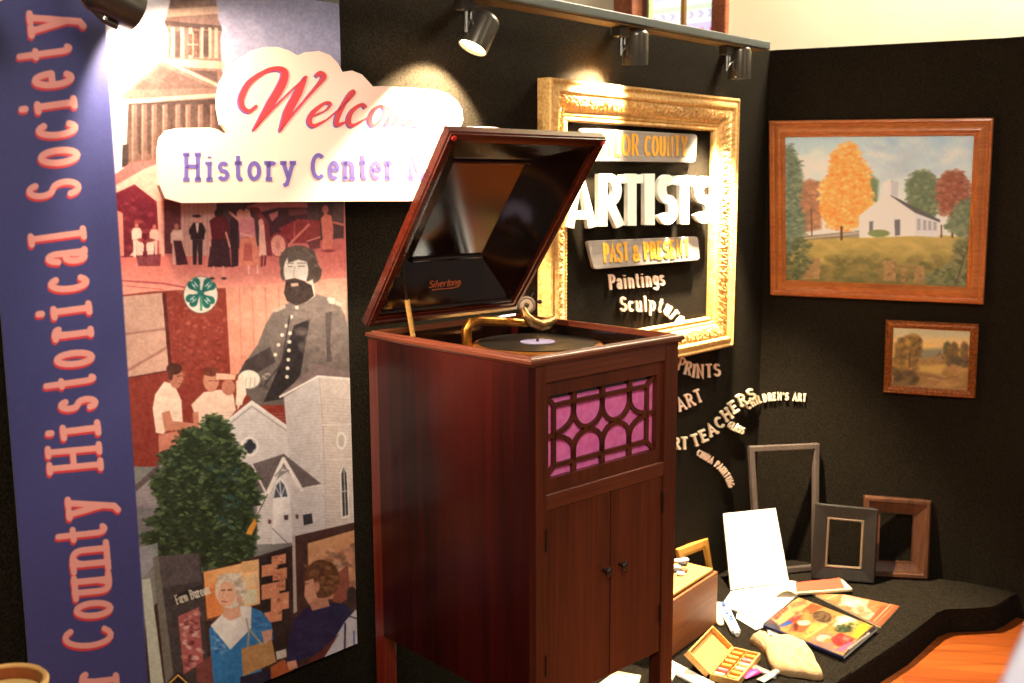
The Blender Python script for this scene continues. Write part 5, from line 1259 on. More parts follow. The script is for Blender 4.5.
plate(rounded([(587, 241), (698, 236.5), (700, 260), (594, 269.5)], 3.5), 'lower grey plate with yellow letters below the large white word', [('PAST', (604, 264), (629, 262.4), 21), ('&', (633, 261.8), (640, 261.4), 17), ('PRESENT', (644.5, 261), (690, 257), 19)])
word3('Paintings', [(610, 289), (665, 284.6)], 13.6, 2.0, .10, .005, .0045, M['tan_letter'], 'tan wooden')
word3('Sculpture', [(620.5, 311), (640, 310.8), (654, 310.5), (663, 312.5), (671, 317.5), (679, 325.5)], 13.6, 2.0, .10, .005, .0045, M['tan_letter'], 'tan wooden')
word3('PRINTS', [(677.5, 368), (686, 373.5), (696, 377.3), (708, 376.8), (721, 375.7)], 12.0, 1.75, .13, .005, .0045, M['tan_letter'], 'tan wooden', turn=.5)
word3('ART', [(680, 411.5), (704, 400)], 11.8, 1.75, .13, .005, .0045, M['tan_letter'], 'tan wooden', 'ART below PRINTS', turn=.8)
word3('RT', [(674, 449), (688.5, 448.5)], 10.8, 1.9, .14, .006, .006, M['pale_letter'], 'pale wooden', 'ART before TEACHERS')
word3('TEACHERS', [(694, 447), (708, 440), (720, 430), (730, 419.5), (739, 409.5), (747, 403), (757, 397.5)], 10.6, 1.85, .14, .006, .006, M['pale_letter'], 'pale wooden', turn=.7)
word3('CHINA PAINTING', [(697, 455), (704, 459), (711, 463), (717, 467.5), (723, 474), (727, 481), (729.5, 488)], 5.8, 1.2, .11, .005, .004, M['tan_letter'], 'small tan wooden', turn=.85)
word3("CHILDREN'S ART", [(749, 409.5), (756, 404.5), (764, 401.5), (773, 400), (782, 399.5), (790, 400), (806, 401)], 6.6, 1.45, .12, .006, .005, M['pale_letter'], 'small pale wooden')
word3('GLASS', [(728, 426.5), (733, 429.5), (743, 434)], 6.2, 1.5, .12, .006, .005, M['pale_letter'], 'small pale wooden')

# ------------------------------------------------------------------ low display platform under black cloth
def gp(px, py, z=ZP):
    return onz(px, py, z)
fe = [gp(850, 673.5), gp(906, 637.5), gp(938, 612), gp(949, 608), gp(976, 607), gp(994, 606), gp(1005, 601), gp(1018, 592.5)]
d0 = fe[0] - fe[2]; d0[2] = 0; d0 /= np.linalg.norm(d0)
far = fe[0] + d0 * 1.75
cw = lambda u: CORNER + DL * u + NL * .006
uf = (far - CORNER) @ DL
poly = [far] + fe + [BEND + D3 * ((fe[-1] - BEND) @ D3) + N3 * .006, BEND + N3 * .006 + NR * .004, CORNER + (NL + NR) * .008, cw(uf)]
pf = MB(); np_ = len(poly)
top = [A(p[0], p[1], ZP) for p in poly]
ctr = np.mean(top, 0)
ring = lambda z, k: [A(p[0], p[1], z) + k * (lambda v: v / np.linalg.norm(v))(A(p[0] - ctr[0], p[1] - ctr[1], 0)) * (1 if i < len(fe) + 1 else 0) for i, p in enumerate(poly)]
rings = [ring(ZP, -.02), ring(ZP - .003, -.006), ring(ZP - .010, 0), ring(ZP - .03, .003), ring(ZF + .001, .010)]
vs = [p for r in rings for p in r]
pf.add(vs, [tuple(range(np_))] + [(k * np_ + i, k * np_ + (i + 1) % np_, (k + 1) * np_ + (i + 1) % np_, (k + 1) * np_ + i) for k in range(len(rings) - 1) for i in range(np_)] + [tuple(range((len(rings) - 1) * np_, len(rings) * np_))[::-1]])
solo('display_platform', pf, M['felt_cloth'], 'low display platform covered with black carpet cloth along the walls', 'platform', smooth=True)

# ------------------------------------------------------------------ empty frames leaning against the right wall
def leaning(name, TL, TR, BR, BL, lean, prof, m, label, yaw=0.0, liner=None, nseg=20):
    b0, b1 = gp(*BL, z=ZP + .002), gp(*BR, z=ZP + .002)
    e = b1 - b0; e /= np.linalg.norm(e); back = np.cross(UP, e); back /= np.linalg.norm(back)
    if back @ A(0, 1, 0) < 0: back = -back
    up = UP * math.cos(lean) + back * math.sin(lean); n = np.cross(e, up); n /= np.linalg.norm(n)
    if n @ (EYE - b0) < 0: n = -n
    t0, t1 = onpl(*TL, b0, n), onpl(*TR, b0, n)
    cor = [t0, t1, b1, b0]; dep = max(h for _, h in prof)
    cor = [c - n * dep for c in cor]
    lift = ZP + .0015 - min(c[2] for c in cor); cor = [c + UP * lift for c in cor]
    o = thing('picture_frame', label, 'picture frame', Matrix.Translation(Vector((cor[2] + cor[3]) / 2)), 'empty frames leaning on the right wall'); inv = o.matrix_world.inverted()
    obj('frame_moulding', frame_mesh(cor, n, prof, nseg), m, o, smooth=True, inv=inv)
    if liner: obj('inner_edge', frame_mesh(cor, n, liner[0], nseg), liner[1], o, smooth=True, inv=inv)
    print(label, [round(float((CORNER - c) @ NR), 3) for c in cor])
    return o
leaning('frame', (749.6, 447), (820, 444), (819, 571), (757, 577.5), .14, [(0, 0), (0, .016), (.003, .019), (.018, .019), (.021, .016), (.021, 0)], M['grey_wood'], 'tall thin grey wooden empty frame leaning on right wall behind white book')
leaning('frame', (815.3, 504), (878.8, 510.2), (874.8, 585), (810.9, 580), .20, [(0, 0), (0, .016), (.004, .020), (.010, .020), (.040, .012), (.046, .012), (.046, 0)], M['dark_frame'], 'small dark charcoal empty frame with wide sloping sides, in front of brown frame',
        liner=([(.0462, 0), (.0462, .013), (.049, .014), (.053, .012), (.053, 0)], M['dark_frame_edge']))
leaning('frame', (864.9, 496.7), (932, 501.7), (928.6, 581), (862, 577.5), .12, [(0, 0), (0, .022), (.006, .028), (.016, .028), (.020, .023), (.026, .022), (.050, .012), (.055, .012), (.055, 0)], M['walnut'], 'brown stepped wooden empty frame leaning at right behind the dark frame',
        liner=([(.0552, 0), (.0552, .012), (.058, .012), (.058, 0)], M['walnut']))

# ------------------------------------------------------------------ books and papers
def flat_pts(P, z): return [gp(x, y, z) for x, y in P]
# big white sketch book standing open
q = [gp(731, 591), gp(789, 583)]
e_ = q[1] - q[0]; Lq = np.linalg.norm(e_); e_ /= Lq; bk = np.cross(UP, e_); bk = bk if bk[1] > 0 else -bk
upv = UP * math.cos(.40) + bk * math.sin(.40); nn = np.cross(e_, upv); nn = nn if nn @ (EYE - q[0]) > 0 else -nn
tl_, tr_ = onpl(723.5, 513.5, q[0], nn), onpl(775.5, 508, q[0], nn)
sb_ = thing('sketch_book', 'blank white sketch book standing open, one page upright, on the platform', 'book', Matrix.Translation(Vector((q[0] + q[1]) / 2))); inv = sb_.matrix_world.inverted()
mb = MB(); up_ = UP * .004
mb.prism([q[0] + up_, q[1] + up_, tr_, tl_], -nn * .004); obj('upright_page', mb, M['paper'], sb_, inv=inv)
mb = MB(); mb.prism([q[0] + up_ - nn * .0042, q[1] + up_ - nn * .0042, tr_ - nn * .0042 - upv * .003, tl_ - nn * .0042 - upv * .003], -nn * .002); obj('back_cover', mb, M['cream_paper'], sb_, inv=inv)
mb = MB(); fl = flat_pts([(731, 592.5), (789, 584.5), (781, 604), (757, 626), (716, 611)], ZP + .002); fl = [fl[0], fl[1], gp(798, 596, ZP + .002), gp(764, 624, ZP + .002), gp(722, 606, ZP + .002)]
mb.prism(fl, (0, 0, .006)); obj('flat_page', mb, M['paper'], sb_, inv=inv, bevel=.001)
solo('paper_sheet', (lambda m_: m_.prism(flat_pts([(740, 604), (765, 612), (766, 626), (756, 630), (736, 618)], ZP + .001), (0, 0, .001)))(MB()), M['paper'], 'loose white paper sheet under the flat page of the sketch book', 'paper')
# salmon-covered book lying open at the foot of the upright page
ob = thing('open_book', 'open booklet with salmon cover and cream pages at foot of white page', 'book', Matrix.Translation(Vector(gp(800, 592)))); inv = ob.matrix_world.inverted()
pgs = flat_pts([(792, 589), (842, 581.5), (852.5, 591.5), (797, 595.5)], ZP + .009)
mb = MB(); mb.prism(pgs, (0, 0, .010)); obj('page_block', mb, M['cream_paper'], ob, inv=inv, bevel=.002)
cz = ZP + .0192; mb = MB(); mb.prism(flat_pts([(794, 583), (840, 578), (845, 588.5), (796, 592)], cz), (0, 0, .0012)); obj('salmon_cover', mb, M['salmon'], ob, inv=inv)
mb = MB(); a0, a1 = gp(796, 581.5, ZP + .019), gp(797, 594.5, ZP + .019); b0, b1 = gp(766, 590.5, ZP + .010), gp(775, 597.0, ZP + .010)
rows = []
for k in range(9):
    t = k / 8; rows.append((a0 * (1 - t) + b0 * t + UP * .018 * math.sin(math.pi * t), a1 * (1 - t) + b1 * t + UP * .018 * math.sin(math.pi * t)))
vs = [p for r in rows for p in r] + [p - UP * .0015 for r in rows for p in r]
mb.add(vs, [(2 * k, 2 * k + 1, 2 * k + 3, 2 * k + 2) for k in range(8)] + [(18 + 2 * k, 18 + 2 * k + 2, 18 + 2 * k + 3, 18 + 2 * k + 1) for k in range(8)] + [(2 * k, 2 * k + 2, 18 + 2 * k + 2, 18 + 2 * k) for k in range(8)] + [(2 * k + 1, 18 + 2 * k + 1, 18 + 2 * k + 3, 2 * k + 3) for k in range(8)])
obj('curled_page', mb, M['cream_paper'], ob, inv=inv, smooth=True)
# magazines
def mag_paint(p):
    p.set(740, 560, 6.206); p.c[:] = (228, 160, 84)
    p.poly([(140, 390), (330, 235), (460, 262), (300, 400), (240, 410)], (236, 190, 120)); p.poly([(135, 385), (180, 350), (250, 415), (250, 470), (150, 412)], (60, 56, 70)); p.text('Taste', (190, 400), (300, 298), 50, .2, (150, 26, 34), .1)
    p.text('HOME', (320, 300), (420, 268), 26, .18, (196, 80, 60), .0)
    p.poly([(240, 405), (310, 370), (330, 392), (262, 416)], (52, 96, 196)); p.poly([(300, 372), (350, 345), (385, 352), (330, 392)], (190, 60, 66))
    p.poly([(330, 385), (385, 360), (440, 400), (400, 450), (300, 440)], (196, 108, 62)); p.ell(395, 390, 40, 16, (244, 226, 200)); p.ell(345, 415, 16, 26, (120, 50, 36)); p.poly([(440, 400), (540, 372), (600, 380), (420, 490), (390, 470)], (240, 190, 96)); p.line([(420, 470), (560, 385)], 7, (248, 220, 160))
    p.poly([(430, 330), (500, 300), (590, 345), (540, 396), (460, 386)], (206, 150, 96)); p.ell(510, 352, 60, 34, (84, 66, 44), 12); p.ell(512, 346, 44, 20, (160, 116, 76), 12); p.dabs([(460, 340), (560, 340), (550, 375), (470, 370)], 24, [(60, 50, 34), (190, 140, 96), (120, 90, 56)], 5, 12, .8, 3)
    p.poly([(600, 350), (690, 340), (730, 380), (640, 430), (580, 410)], (240, 226, 196)); p.ell(650, 372, 40, 18, (250, 246, 236)); p.ell(640, 430, 54, 22, (70, 90, 56)); p.ell(700, 400, 46, 18, (206, 200, 110)); p.dabs([(600, 405), (720, 390), (700, 440), (610, 450)], 24, [(96, 110, 64), (60, 74, 46), (190, 190, 110)], 5, 12, .7, 4)
    p.poly([(740, 400), (810, 385), (800, 420), (730, 490), (690, 470)], (238, 206, 60)); p.poly([(430, 500), (500, 450), (580, 460), (580, 560), (520, 550)], (226, 130, 110)); p.ell(520, 486, 46, 22, (246, 214, 190)); p.poly([(560, 490), (620, 450), (716, 490), (660, 545), (590, 530)], (206, 54, 50)); p.dabs([(570, 470), (690, 480), (640, 540), (580, 530)], 26, [(226, 90, 70), (180, 36, 44), (240, 150, 130)], 6, 14, .7, 5); p.ell(545, 500, 22, 16, (236, 150, 80))
    p.poly([(575, 560), (690, 505), (710, 510), (640, 575)], (226, 110, 150))
    p.poly([(640, 590), (720, 500), (830, 405), (870, 440), (660, 605)], (40, 34, 36)); p.line([(672, 552), (800, 456)], 14, (214, 206, 190)); 
    for k in range(9): p.line([(672 + k * 14, 552 - k * 10.5), (676 + k * 14, 560 - k * 10.5)], 5, (60, 50, 48))
    p.dabs([(160, 380), (840, 400), (650, 590)], 90, [(236, 196, 140), (190, 104, 56), (120, 70, 40), (226, 176, 106)], 4, 12, .45, 6); p.grain(5, 1.2, 4); p.dabs([(420, 320), (600, 340), (560, 400), (440, 380)], 30, [(60, 44, 30), (110, 70, 40)], 4, 10, .7, 9); p.dabs([(590, 400), (740, 390), (700, 450), (600, 450)], 36, [(40, 54, 32), (70, 84, 48), (30, 36, 26)], 4, 10, .75, 10); p.line([(300, 235), (150, 390)], 5, (90, 50, 40)); p.line([(235, 415), (460, 262)], 4, (120, 70, 44)); p.line([(420, 490), (610, 372)], 4, (140, 90, 50)); p.poly([(440, 270), (520, 290), (450, 330), (380, 320)], (196, 96, 54)); p.dabs([(300, 330), (440, 300), (400, 350), (310, 370)], 26, [(170, 60, 44), (96, 56, 40), (220, 170, 110)], 4, 10, .7, 12); p.c[:] = p.c * .66
def recipe_paint(p):
    p.set(740, 560, 6.206); p.c[:] = (216, 140, 84)
    p.poly([(640, 215), (800, 250), (790, 300), (840, 330), (800, 370), (600, 300)], (238, 214, 176)); p.ell(700, 270, 60, 24, (250, 240, 220)); p.ell(650, 300, 44, 16, (206, 130, 80)); p.dabs([(600, 280), (820, 290), (800, 360), (640, 330)], 40, [(240, 204, 150), (206, 140, 90), (230, 176, 120)], 8, 20, .6, 2); p.poly([(470, 240), (560, 200), (630, 215), (560, 290)], (226, 160, 96)); p.line([(520, 250), (600, 215)], 8, (244, 210, 160))
    p.poly([(880, 280), (1000, 285), (880, 420), (800, 385)], (206, 96, 60)); p.line([(820, 390), (930, 280)], 7, (244, 206, 160)); p.line([(845, 395), (950, 290)], 4, (240, 190, 140)); p.dabs([(500, 230), (900, 280), (820, 390), (620, 300)], 50, [(150, 80, 46), (196, 120, 70), (110, 60, 40)], 4, 12, .5, 11); p.grain(5, 1.2, 8); p.c[:] = p.c * .7
def magazine(P, z0, th, paint, name, label, spine, nx=110, ny=110):
    t_ = flat_pts(P, z0 + th); c_ = np.mean(t_, 0); o = thing(name, label, 'magazine', Matrix.Translation(Vector(A(c_[0], c_[1], z0)))); inv = o.matrix_world.inverted()
    mb = MB(); mb.prism([A(p[0], p[1], z0) for p in t_], (0, 0, th - .0014)); obj('pages', mb, spine, o, inv=inv)
    print_panel('front_cover', t_[0], t_[1], t_[2], t_[3], UP, .0013, nx, ny, paint, M['gloss_print'], o, inv)
magazine([(813, 593.5), (845, 594.5), (899.5, 606.0), (880.5, 626.5)], ZP + .001, .006, recipe_paint, 'magazine', 'orange recipe booklet at right, partly under the colourful food magazine', M['cream_paper'])
magazine([(763.5, 623.5), (798.5, 597), (877.5, 627.5), (844, 656)], ZP + .0095, .009, mag_paint, 'magazine', 'colourful food magazine with many small pictures on the black platform', M['tube_white'])
mb = MB(); sp = flat_pts([(763.5, 623.8), (844, 656.5), (843.5, 657.2), (763, 624.6)], ZP + .0185); mb.prism(sp, (0, 0, -.0085)); 
so = obj('spine', mb, M['navy']); mo = bpy.data.objects['magazine.001'] if 'magazine.001' in bpy.data.objects else bpy.data.objects['magazine']
so.parent = mo; so.matrix_parent_inverse = Matrix.Identity(4); so.matrix_local = mo.matrix_world.inverted() if mo.matrix_world != Matrix.Identity(4) else Matrix.Translation(-mo.location)
solo('paper_sheet', (lambda m_: m_.prism(flat_pts([(765, 626.5), (775, 629.5), (789, 636), (784, 637.5), (769, 635)], ZP + .001), (0, 0, .003)))(MB()), M['paper'], 'small white paper corner sticking out under the food magazine', 'paper')

# ------------------------------------------------------------------ brown chest with things on it
c1 = gp(716.6, 624, ZP); 
zc = onpl(716.8, 571.5, c1, A(0, -1, 0))[2]
dirc = gp(676, 654) - c1; dirc[2] = 0; dirc /= np.linalg.norm(dirc)
bkc = A(-dirc[1], dirc[0], 0); bkc = bkc if bkc[1] > 0 else -bkc
LC, WC, HC = .34, .20, zc - ZP
MC = basis(c1, -dirc, bkc, UP)
ch = thing('wooden_chest', 'plain brown wooden chest with tan lid behind the phonograph leg', 'chest', MC)
mb = MB(); mb.box(-LC, 0, 0, .008, .001, HC); mb.box(-LC, 0, WC - .008, WC, .001, HC); mb.box(-LC, -LC + .008, .008, WC - .008, .001, HC); mb.box(-.008, 0, .008, WC - .008, .001, HC); mb.box(-LC + .008, -.008, .008, WC - .008, .001, .008)
obj('body', mb, M['chest_wood'], ch, bevel=.0015)
mb = MB(); mb.box(-LC, -.012, .012, WC, HC + .001, HC + .011); obj('lid', mb, M['box_wood'], ch, bevel=.002)
rr = random.Random(4); ZL = HC + .0112
for k, (px, py, mt, nm, lb) in enumerate(((677, 567, 'shell_white', 'pebble', 'white pebble at front on the brown chest lid'), (680.5, 573.5, 'shell_white', 'pebble', 'flat white stone nearest the front edge of the chest lid'), (684, 570, 'shell_brown', 'pebble', 'brown pebble at right of the group on the chest lid'), (679, 560.5, 'shell_white', 'pebble', 'white pebble at the back of the chest lid'), (683, 563.5, 'black', 'pebble', 'black pebble at the back right of the chest lid'), (677, 570.5, 'black', 'pebble', 'black pebble between the white ones on the chest lid'), (685, 559.5, 'shell_white', 'pebble', 'pale pebble beside the yellow wooden frame on the chest lid'))):
    p = MC.inverted() @ Vector(gp(px, py, ZP + ZL + .006)); w_ = MC @ Vector((p.x, p.y, ZL))
    mb = MB(); mb.ball(A(*w_) + A(0, 0, .0062), 1, 14, 9, (.013 + .004 * rr.random(), .011 + .003 * rr.random(), .006)); solo(nm, mb, M[mt], lb, 'pebble', 'pebbles on the chest lid', smooth='all')
# small yellow wooden frame standing behind the chest lid
yb = [MC @ Vector((-.16, WC + .012, .055)), MC @ Vector((-.012, WC + .012, .055))]
pl0 = A(*(MC @ Vector((-.1, WC + .012, 0)))); nY = -bkc
cor = [onpl(675, 549, pl0, nY), onpl(705, 537.5, pl0, nY), None, None]
cor[2] = onpl(709.5, 566, pl0, nY); eY = cor[1] - cor[2]
cor[2] = cor[1] - eY / np.linalg.norm(eY) * (eY @ UP and (cor[1][2] - ZP - .002) / (eY[2] / np.linalg.norm(eY))); cor[3] = cor[2] + (cor[0] - cor[1]); 
lift = ZP + .002 - min(cor[2][2], cor[3][2]); cor[2] = cor[2] + UP * max(lift, 0); cor[3] = cor[3] + UP * max(lift, 0)
yo = thing('picture_frame', 'small yellow pine frame standing behind the brown chest', 'picture frame', Matrix.Translation(Vector((cor[2] + cor[3]) / 2))); inv = yo.matrix_world.inverted()
obj('frame_moulding', frame_mesh(cor, nY, [(0, 0), (0, .010), (.003, .013), (.026, .013), (.030, .009), (.040, .009), (.040, 0)], 4), M['pine'], yo, inv=inv)

# ------------------------------------------------------------------ open pastel box
Z6 = zz(664, 600, 8.225)
hA, hB = gp(*Z6(375, 605), ZP + .022), gp(*Z6(570, 385), ZP + .022)          # hinge line
fr = gp(*Z6(760, 480), ZP + .022)
eh = hB - hA; Lh = np.linalg.norm(eh); eh /= Lh
ev_ = np.cross(eh, UP); ev_ = ev_ if ev_ @ (fr - hB) > 0 else -ev_
Wd = float(np.linalg.norm((fr - hB) - eh * ((fr - hB) @ eh))); print('box', Lh, Wd)
MX = basis(A(hA[0], hA[1], ZP + .001), eh, ev_, np.cross(eh, ev_))
if np.cross(eh, ev_)[2] < 0:
    MX = basis(A(hB[0], hB[1], ZP + .001), -eh, ev_, np.cross(-eh, ev_))
bx_ = thing('pastel_box', 'small open wooden box of pastels with raised lid on platform', 'box', MX)
mb = MB(); t4 = .004; HB = .021
mb.box(0, Lh, 0, Wd, 0, t4); mb.box(0, Lh, 0, t4, t4, HB); mb.box(0, Lh, Wd - t4, Wd, t4, HB); mb.box(0, t4, t4, Wd - t4, t4, HB); mb.box(Lh - t4, Lh, t4, Wd - t4, t4, HB); mb.box(t4, Lh - t4, Wd * .5, Wd * .5 + .002, t4, HB - .003)
obj('tray', mb, M['box_wood'], bx_, bevel=.0008)
mb = MB(); aL = math.radians(142); vL = A(0, math.cos(aL), math.sin(aL)); wL = A(0, math.sin(aL), -math.cos(aL))      # along the lid, and out of its hollow side
o_ = A(0, 0, HB + .001); LDp = .020
def lbox(m_, x0, x1, v0, v1, w0, w1):
    pts = [o_ + A(x, 0, 0) + vL * v + wL * w for w in (w0, w1) for v in (v0, v1) for x in (x0, x1)]
    m_.add(pts, [(0, 2, 3, 1), (4, 5, 7, 6), (0, 1, 5, 4), (1, 3, 7, 5), (3, 2, 6, 7), (2, 0, 4, 6)])
lbox(mb, 0, Lh, 0, Wd, -LDp, -LDp + t4); lbox(mb, 0, Lh, 0, t4, -LDp + t4, 0); lbox(mb, 0, Lh, Wd - t4, Wd, -LDp + t4, 0); lbox(mb, 0, t4, t4, Wd - t4, -LDp + t4, 0); lbox(mb, Lh - t4, Lh, t4, Wd - t4, -LDp + t4, 0)
obj('lid', mb, M['box_wood'], bx_, bevel=.0008)
n_p = 0
COLS = ['orange_pastel', 'cream_pastel', 'orange_pastel', 'pine', 'cream_pastel', 'rose_pastel', 'pine']
for row in range(2):
    for k in range(6):
        x0 = .008 + k * (Lh - .016) / 6; w_ = (Lh - .016) / 6 - .002; y0 = .006 + row * (Wd * .5); ln = Wd * .5 - .012
        mt = COLS[(k * 3 + row * 2) % 7]; c_ = {'orange_pastel': 'orange', 'cream_pastel': 'cream', 'rose_pastel': 'rose', 'pine': 'yellow'}[mt]
        mb = MB(); r_ = min(w_ / 2, .0075)
        mb.tube([(x0 + w_ / 2, y0, t4 + r_ + .0004), (x0 + w_ / 2, y0 + ln, t4 + r_ + .0004)], r_, 10); mb.v = [tuple(MX @ Vector(v)) for v in mb.v]
        solo('pastel_stick', mb, M[mt], '%s pastel stick, %s from the left in the %s row of the open box' % (c_, ORD[k], ['back', 'front'][row]), 'pastel', 'pastels in the open box', smooth=True)

# ------------------------------------------------------------------ paint tubes, pouch, papers
def paint_tube(P0, P1, r, m, mcap, label, name='paint_tube', marks=None, z=ZP):
    a, b = gp(*P0, z + .004), gp(*P1, z + .004); a[2] = b[2] = z + r * .62 + .001; d = b - a; L_ = np.linalg.norm(d); d /= L_; s = np.cross(UP, d)
    o = thing(name, label, 'paint tube', basis(a - UP * (r * .62 + .0005), d, s, UP), 'paint tubes on the platform'); mb = MB(); vs = []; N = 12; S = 18
    for i in range(N + 1):
        t = i / N; h = r * .62 * (.10 + .90 * min(1, t * 1.3)) ; w = r * (1.25 - .25 * t)
        for k in range(S):
            an = 2 * math.pi * k / S; vs.append((t * L_, w * math.cos(an), r * .62 + h * math.sin(an)))
    mb.add(vs, [(i * S + k, i * S + (k + 1) % S, (i + 1) * S + (k + 1) % S, (i + 1) * S + k) for i in range(N) for k in range(S)] + [tuple(range(S))[::-1], tuple(range(N * S, N * S + S))])
    obj('tube_body', mb, m, o, smooth=True)
    mb = MB(); mb.lathe([(0, 0), (r * .45, 0), (r * .45, .004), (r * .55, .004), (r * .5, .018), (0, .018)], (L_, 0, r * .62), (1, 0, 0), 16); obj('cap', mb, mcap, o, smooth=True)
    if marks:
        mb = MB()
        for (t0, t1, y0, y1) in marks: 
            zt2 = r * 1.26
            mb.box(t0 * L_, t1 * L_, y0 * r, y1 * r, zt2 - .002, zt2 + .0006)
        obj('printed_mark', mb, M['tube_blue'], o)
    return o
paint_tube((721.5, 604), (736, 634), .0155, M['tube_white'], M['tube_white'], 'white paint tube with blue marks lying beside the brown chest', marks=[(.10, .2, -.4, .4), (.40, .5, -.6, .1), (.53, .6, -.1, .6), (.63, .72, -.5, .4)])
paint_tube((742, 678), (757, 673), .013, M['tube_pink'], M['tin'], 'magenta paint tube at the bottom in front of the pastel box')
paint_tube((752, 667), (770, 676), .012, M['tin'], M['tube_white'], 'silver paint tube beside the burlap pouch')
paint_tube((760, 682), (778, 672), .011, M['tin'], M['tin'], 'smaller silver paint tube at the bottom edge under the pouch')
def pouch(outline, z0, hmax, name, m, label, nstep=26):
    """soft stuffed bag: mound over an outline on the platform"""
    P = np.array([gp(x, y, z0)[:2] for x, y in outline]); lo, hi = P.min(0), P.max(0); mb = MB()
    from itertools import product
    sp = smooth_path([(*p,) for p in P] + [(*P[0],)], 5); sp = np.array([q[:2] for q in sp[:-1]]); c = sp.mean(0); K = len(sp); R_ = 12; vs = []
    for i in range(R_ + 1):
        t = i / R_; hgt = hmax * math.sqrt(max(0, 1 - t ** 2.4))
        for k in range(K):
            q = c + (sp[k] - c) * t; wob = .10 * math.sin(k * 1.1 + i * .9) + .08 * math.sin(k * .37 + i * 1.7)
            vs.append((q[0], q[1], z0 + .004 + hgt * (1 + wob * (1 - t) * t * 4)))
    for k in range(K): vs.append((c[0] + (sp[k][0] - c[0]) * .93, c[1] + (sp[k][1] - c[1]) * .93, z0 + .0008))
    mb.add(vs, [(i * K + k, i * K + (k + 1) % K, (i + 1) * K + (k + 1) % K, (i + 1) * K + k) for i in range(R_ + 1) for k in range(K)] + [tuple(range((R_ + 1) * K, (R_ + 2) * K))[::-1]])
    return mb
Zp = zz(720, 560, 5.12)
po = thing('burlap_pouch', 'tan burlap pouch lying on the platform in front of the magazine', 'pouch', Matrix.Translation(Vector(gp(786, 662)))); inv = po.matrix_world.inverted()
obj('bag', pouch([Zp(*q) for q in ((228, 480), (240, 425), (330, 415), (425, 445), (478, 505), (508, 575), (532, 612), (500, 624), (420, 612), (330, 600), (262, 566), (238, 520))], ZP, .046, 'bag', M['burlap'], ''), M['burlap'], po, smooth='all', inv=inv)
obj('gathered_neck', pouch([Zp(*q) for q in ((150, 428), (180, 405), (215, 398), (262, 425), (268, 500), (232, 486), (190, 452))], ZP, .034, 'neck', M['burlap'], ''), M['burlap'], po, smooth='all', inv=inv)
solo('cloth_rag', pouch([(713, 606), (717.5, 604.5), (720, 613), (724, 625), (718, 626), (714, 616)], ZP + .0005, .010, 'rag', M['cream_paper'], ''), M['cream_paper'], 'crumpled cream rag between the brown chest and the white paint tube', 'rag', smooth='all')
# white mat frame lying at the phonograph's foot
mt_ = flat_pts([(668, 661.5), (716, 687), (690, 742), (636, 712)], ZP + .003)
wm = MB(); wm = frame_mesh(mt_[::-1] if False else mt_, UP, [(0, 0), (0, .010), (.046, .010), (.050, .006), (.050, 0)], 1)
solo('picture_mat', wm, M['paper'], 'white empty frame lying flat in front of the pastel box', 'picture frame')
mb = MB(); cr = [gp(598, 686, ZP + .002), gp(611, 676.5, ZP + .004), gp(618, 673.0, ZP + .012), gp(641, 677, ZP + .006), gp(637, 690, ZP + .004), gp(610, 700, ZP + .002)]
mb.prism(cr, (0, 0, .006)); solo('folded_paper', mb, M['cream_paper'], 'folded cream paper lying under the phonograph doors', 'paper', bevel=.001)

# ------------------------------------------------------------------ wooden bowl on a stand at the bottom left
bc = atd(-2, 684.5, 1.32); rb = .059
bw = thing('wooden_bowl', 'round brown wooden bowl with tan lining at the bottom left corner', 'bowl', Matrix.Translation(Vector((bc[0], bc[1], bc[2] - .075)))); z_ = .075
mb = MB(); mb.lathe([(0, 0), (.030, 0), (.036, .006), (.052, .030), (rb, .062), (rb, .073), (rb - .003, .0755), (rb - .0065, .073), (rb - .0075, .060), (rb - .0085, .046), (0, .046)], (0, 0, 0), (0, 0, 1), 56); obj('bowl_body', mb, M['bowl'], bw, smooth=True)
mb = MB(); mb.lathe([(rb + .0006, .069), (rb + .0012, .073), (rb - .002, .0768), (rb - .0062, .0752), (rb - .0068, .073)], (0, 0, 0), (0, 0, 1), 56); obj('bowl_rim', mb, M['bowl_rim'], bw, smooth=True)
mb = MB(); mb.lathe([(0, .0575), (rb - .0085, .0575), (rb - .0085, .047), (0, .047)], (0, 0, 0), (0, 0, 1), 48); obj('lining', mb, M['grain'], bw, smooth=True)
zt0 = bc[2] - .0757 - ZF - .001
stn = thing('plant_stand', 'slim dark wooden pedestal stand carrying the round bowl', 'stand', Matrix.Translation(Vector((bc[0], bc[1], ZF + .001))))
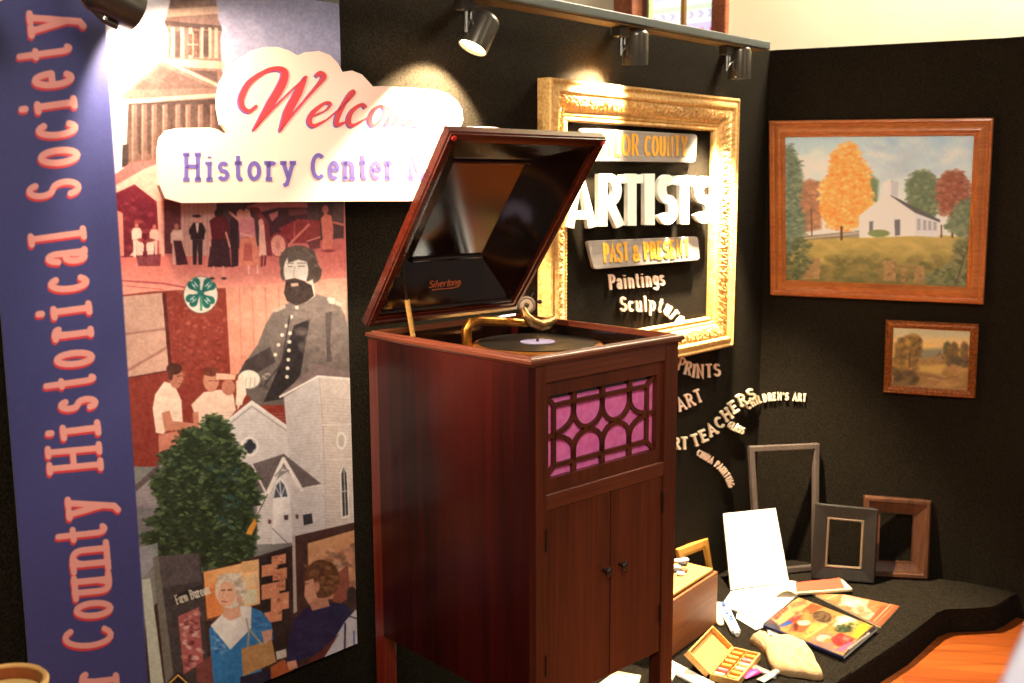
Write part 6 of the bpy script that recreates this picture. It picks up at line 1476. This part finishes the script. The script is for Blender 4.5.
mb = MB(); mb.lathe([(0, zt0 - .018), (.060, zt0 - .018), (.066, zt0 - .012), (.066, zt0 - .003), (.062, zt0), (0, zt0)], (0, 0, 0), (0, 0, 1), 40); obj('stand_top', mb, M['walnut_dark'], stn, smooth=True)
mb = MB(); mb.lathe([(0, .03), (.030, .03), (.034, .06), (.018, .10), (.016, .3), (.022, .36), (.016, .42), (.018, zt0 - .05), (.030, zt0 - .0185), (0, zt0 - .0185)], (0, 0, 0), (0, 0, 1), 28); obj('column', mb, M['walnut_dark'], stn, smooth=True)
for k in range(3):
    a = 2 * math.pi * k / 3 + .4
    mb = MB(); mb.tube([(.02 * math.cos(a), .02 * math.sin(a), .10), (.07 * math.cos(a), .07 * math.sin(a), .085), (.12 * math.cos(a), .12 * math.sin(a), .03), (.145 * math.cos(a), .145 * math.sin(a), .0145)], [.016, .016, .014, .014], 12); obj('foot', mb, M['walnut_dark'], stn, smooth=True)

# ------------------------------------------------------------------ reading rail close to the visitor at the lower right
r0, r1 = atd(1036, 598, .62), atd(984, 714, .50)
ez_ = np.cross(r1 - r0, A(1, .12, 0)); ez_ /= np.linalg.norm(ez_); ez_ = ez_ if ez_[2] > 0 else -ez_
er = A(1, .12, 0) / np.linalg.norm(A(1, .12, 0)) * .10
mid_r = (r0 + r1) / 2 + er / 2
rl = thing('reading_rail', 'pale lavender tilted board on a post at the lower right, close and blurred', 'sign stand', Matrix.Translation(Vector((mid_r[0], mid_r[1], ZF)))); inv = rl.matrix_world.inverted()
mb = MB(); mb.prism([r0, r0 + er, r1 + er, r1], -ez_ * .010); obj('tilted_board', mb, M['lavender'], rl, inv=inv, bevel=.003)
mb = MB(); mb.tube([(mid_r[0], mid_r[1], ZF + .012), tuple(mid_r - ez_ * .0105 - UP * .0)], .014, 16); obj('post', mb, M['lamp'], rl, inv=inv, smooth=True)
mb = MB(); mb.lathe([(0, .0), (.11, .0), (.11, .008), (.03, .014), (0, .014)], (mid_r[0], mid_r[1], ZF + .001), (0, 0, 1), 36); obj('base_plate', mb, M['lamp'], rl, inv=inv, smooth=True)
bpy.context.view_layer.update()
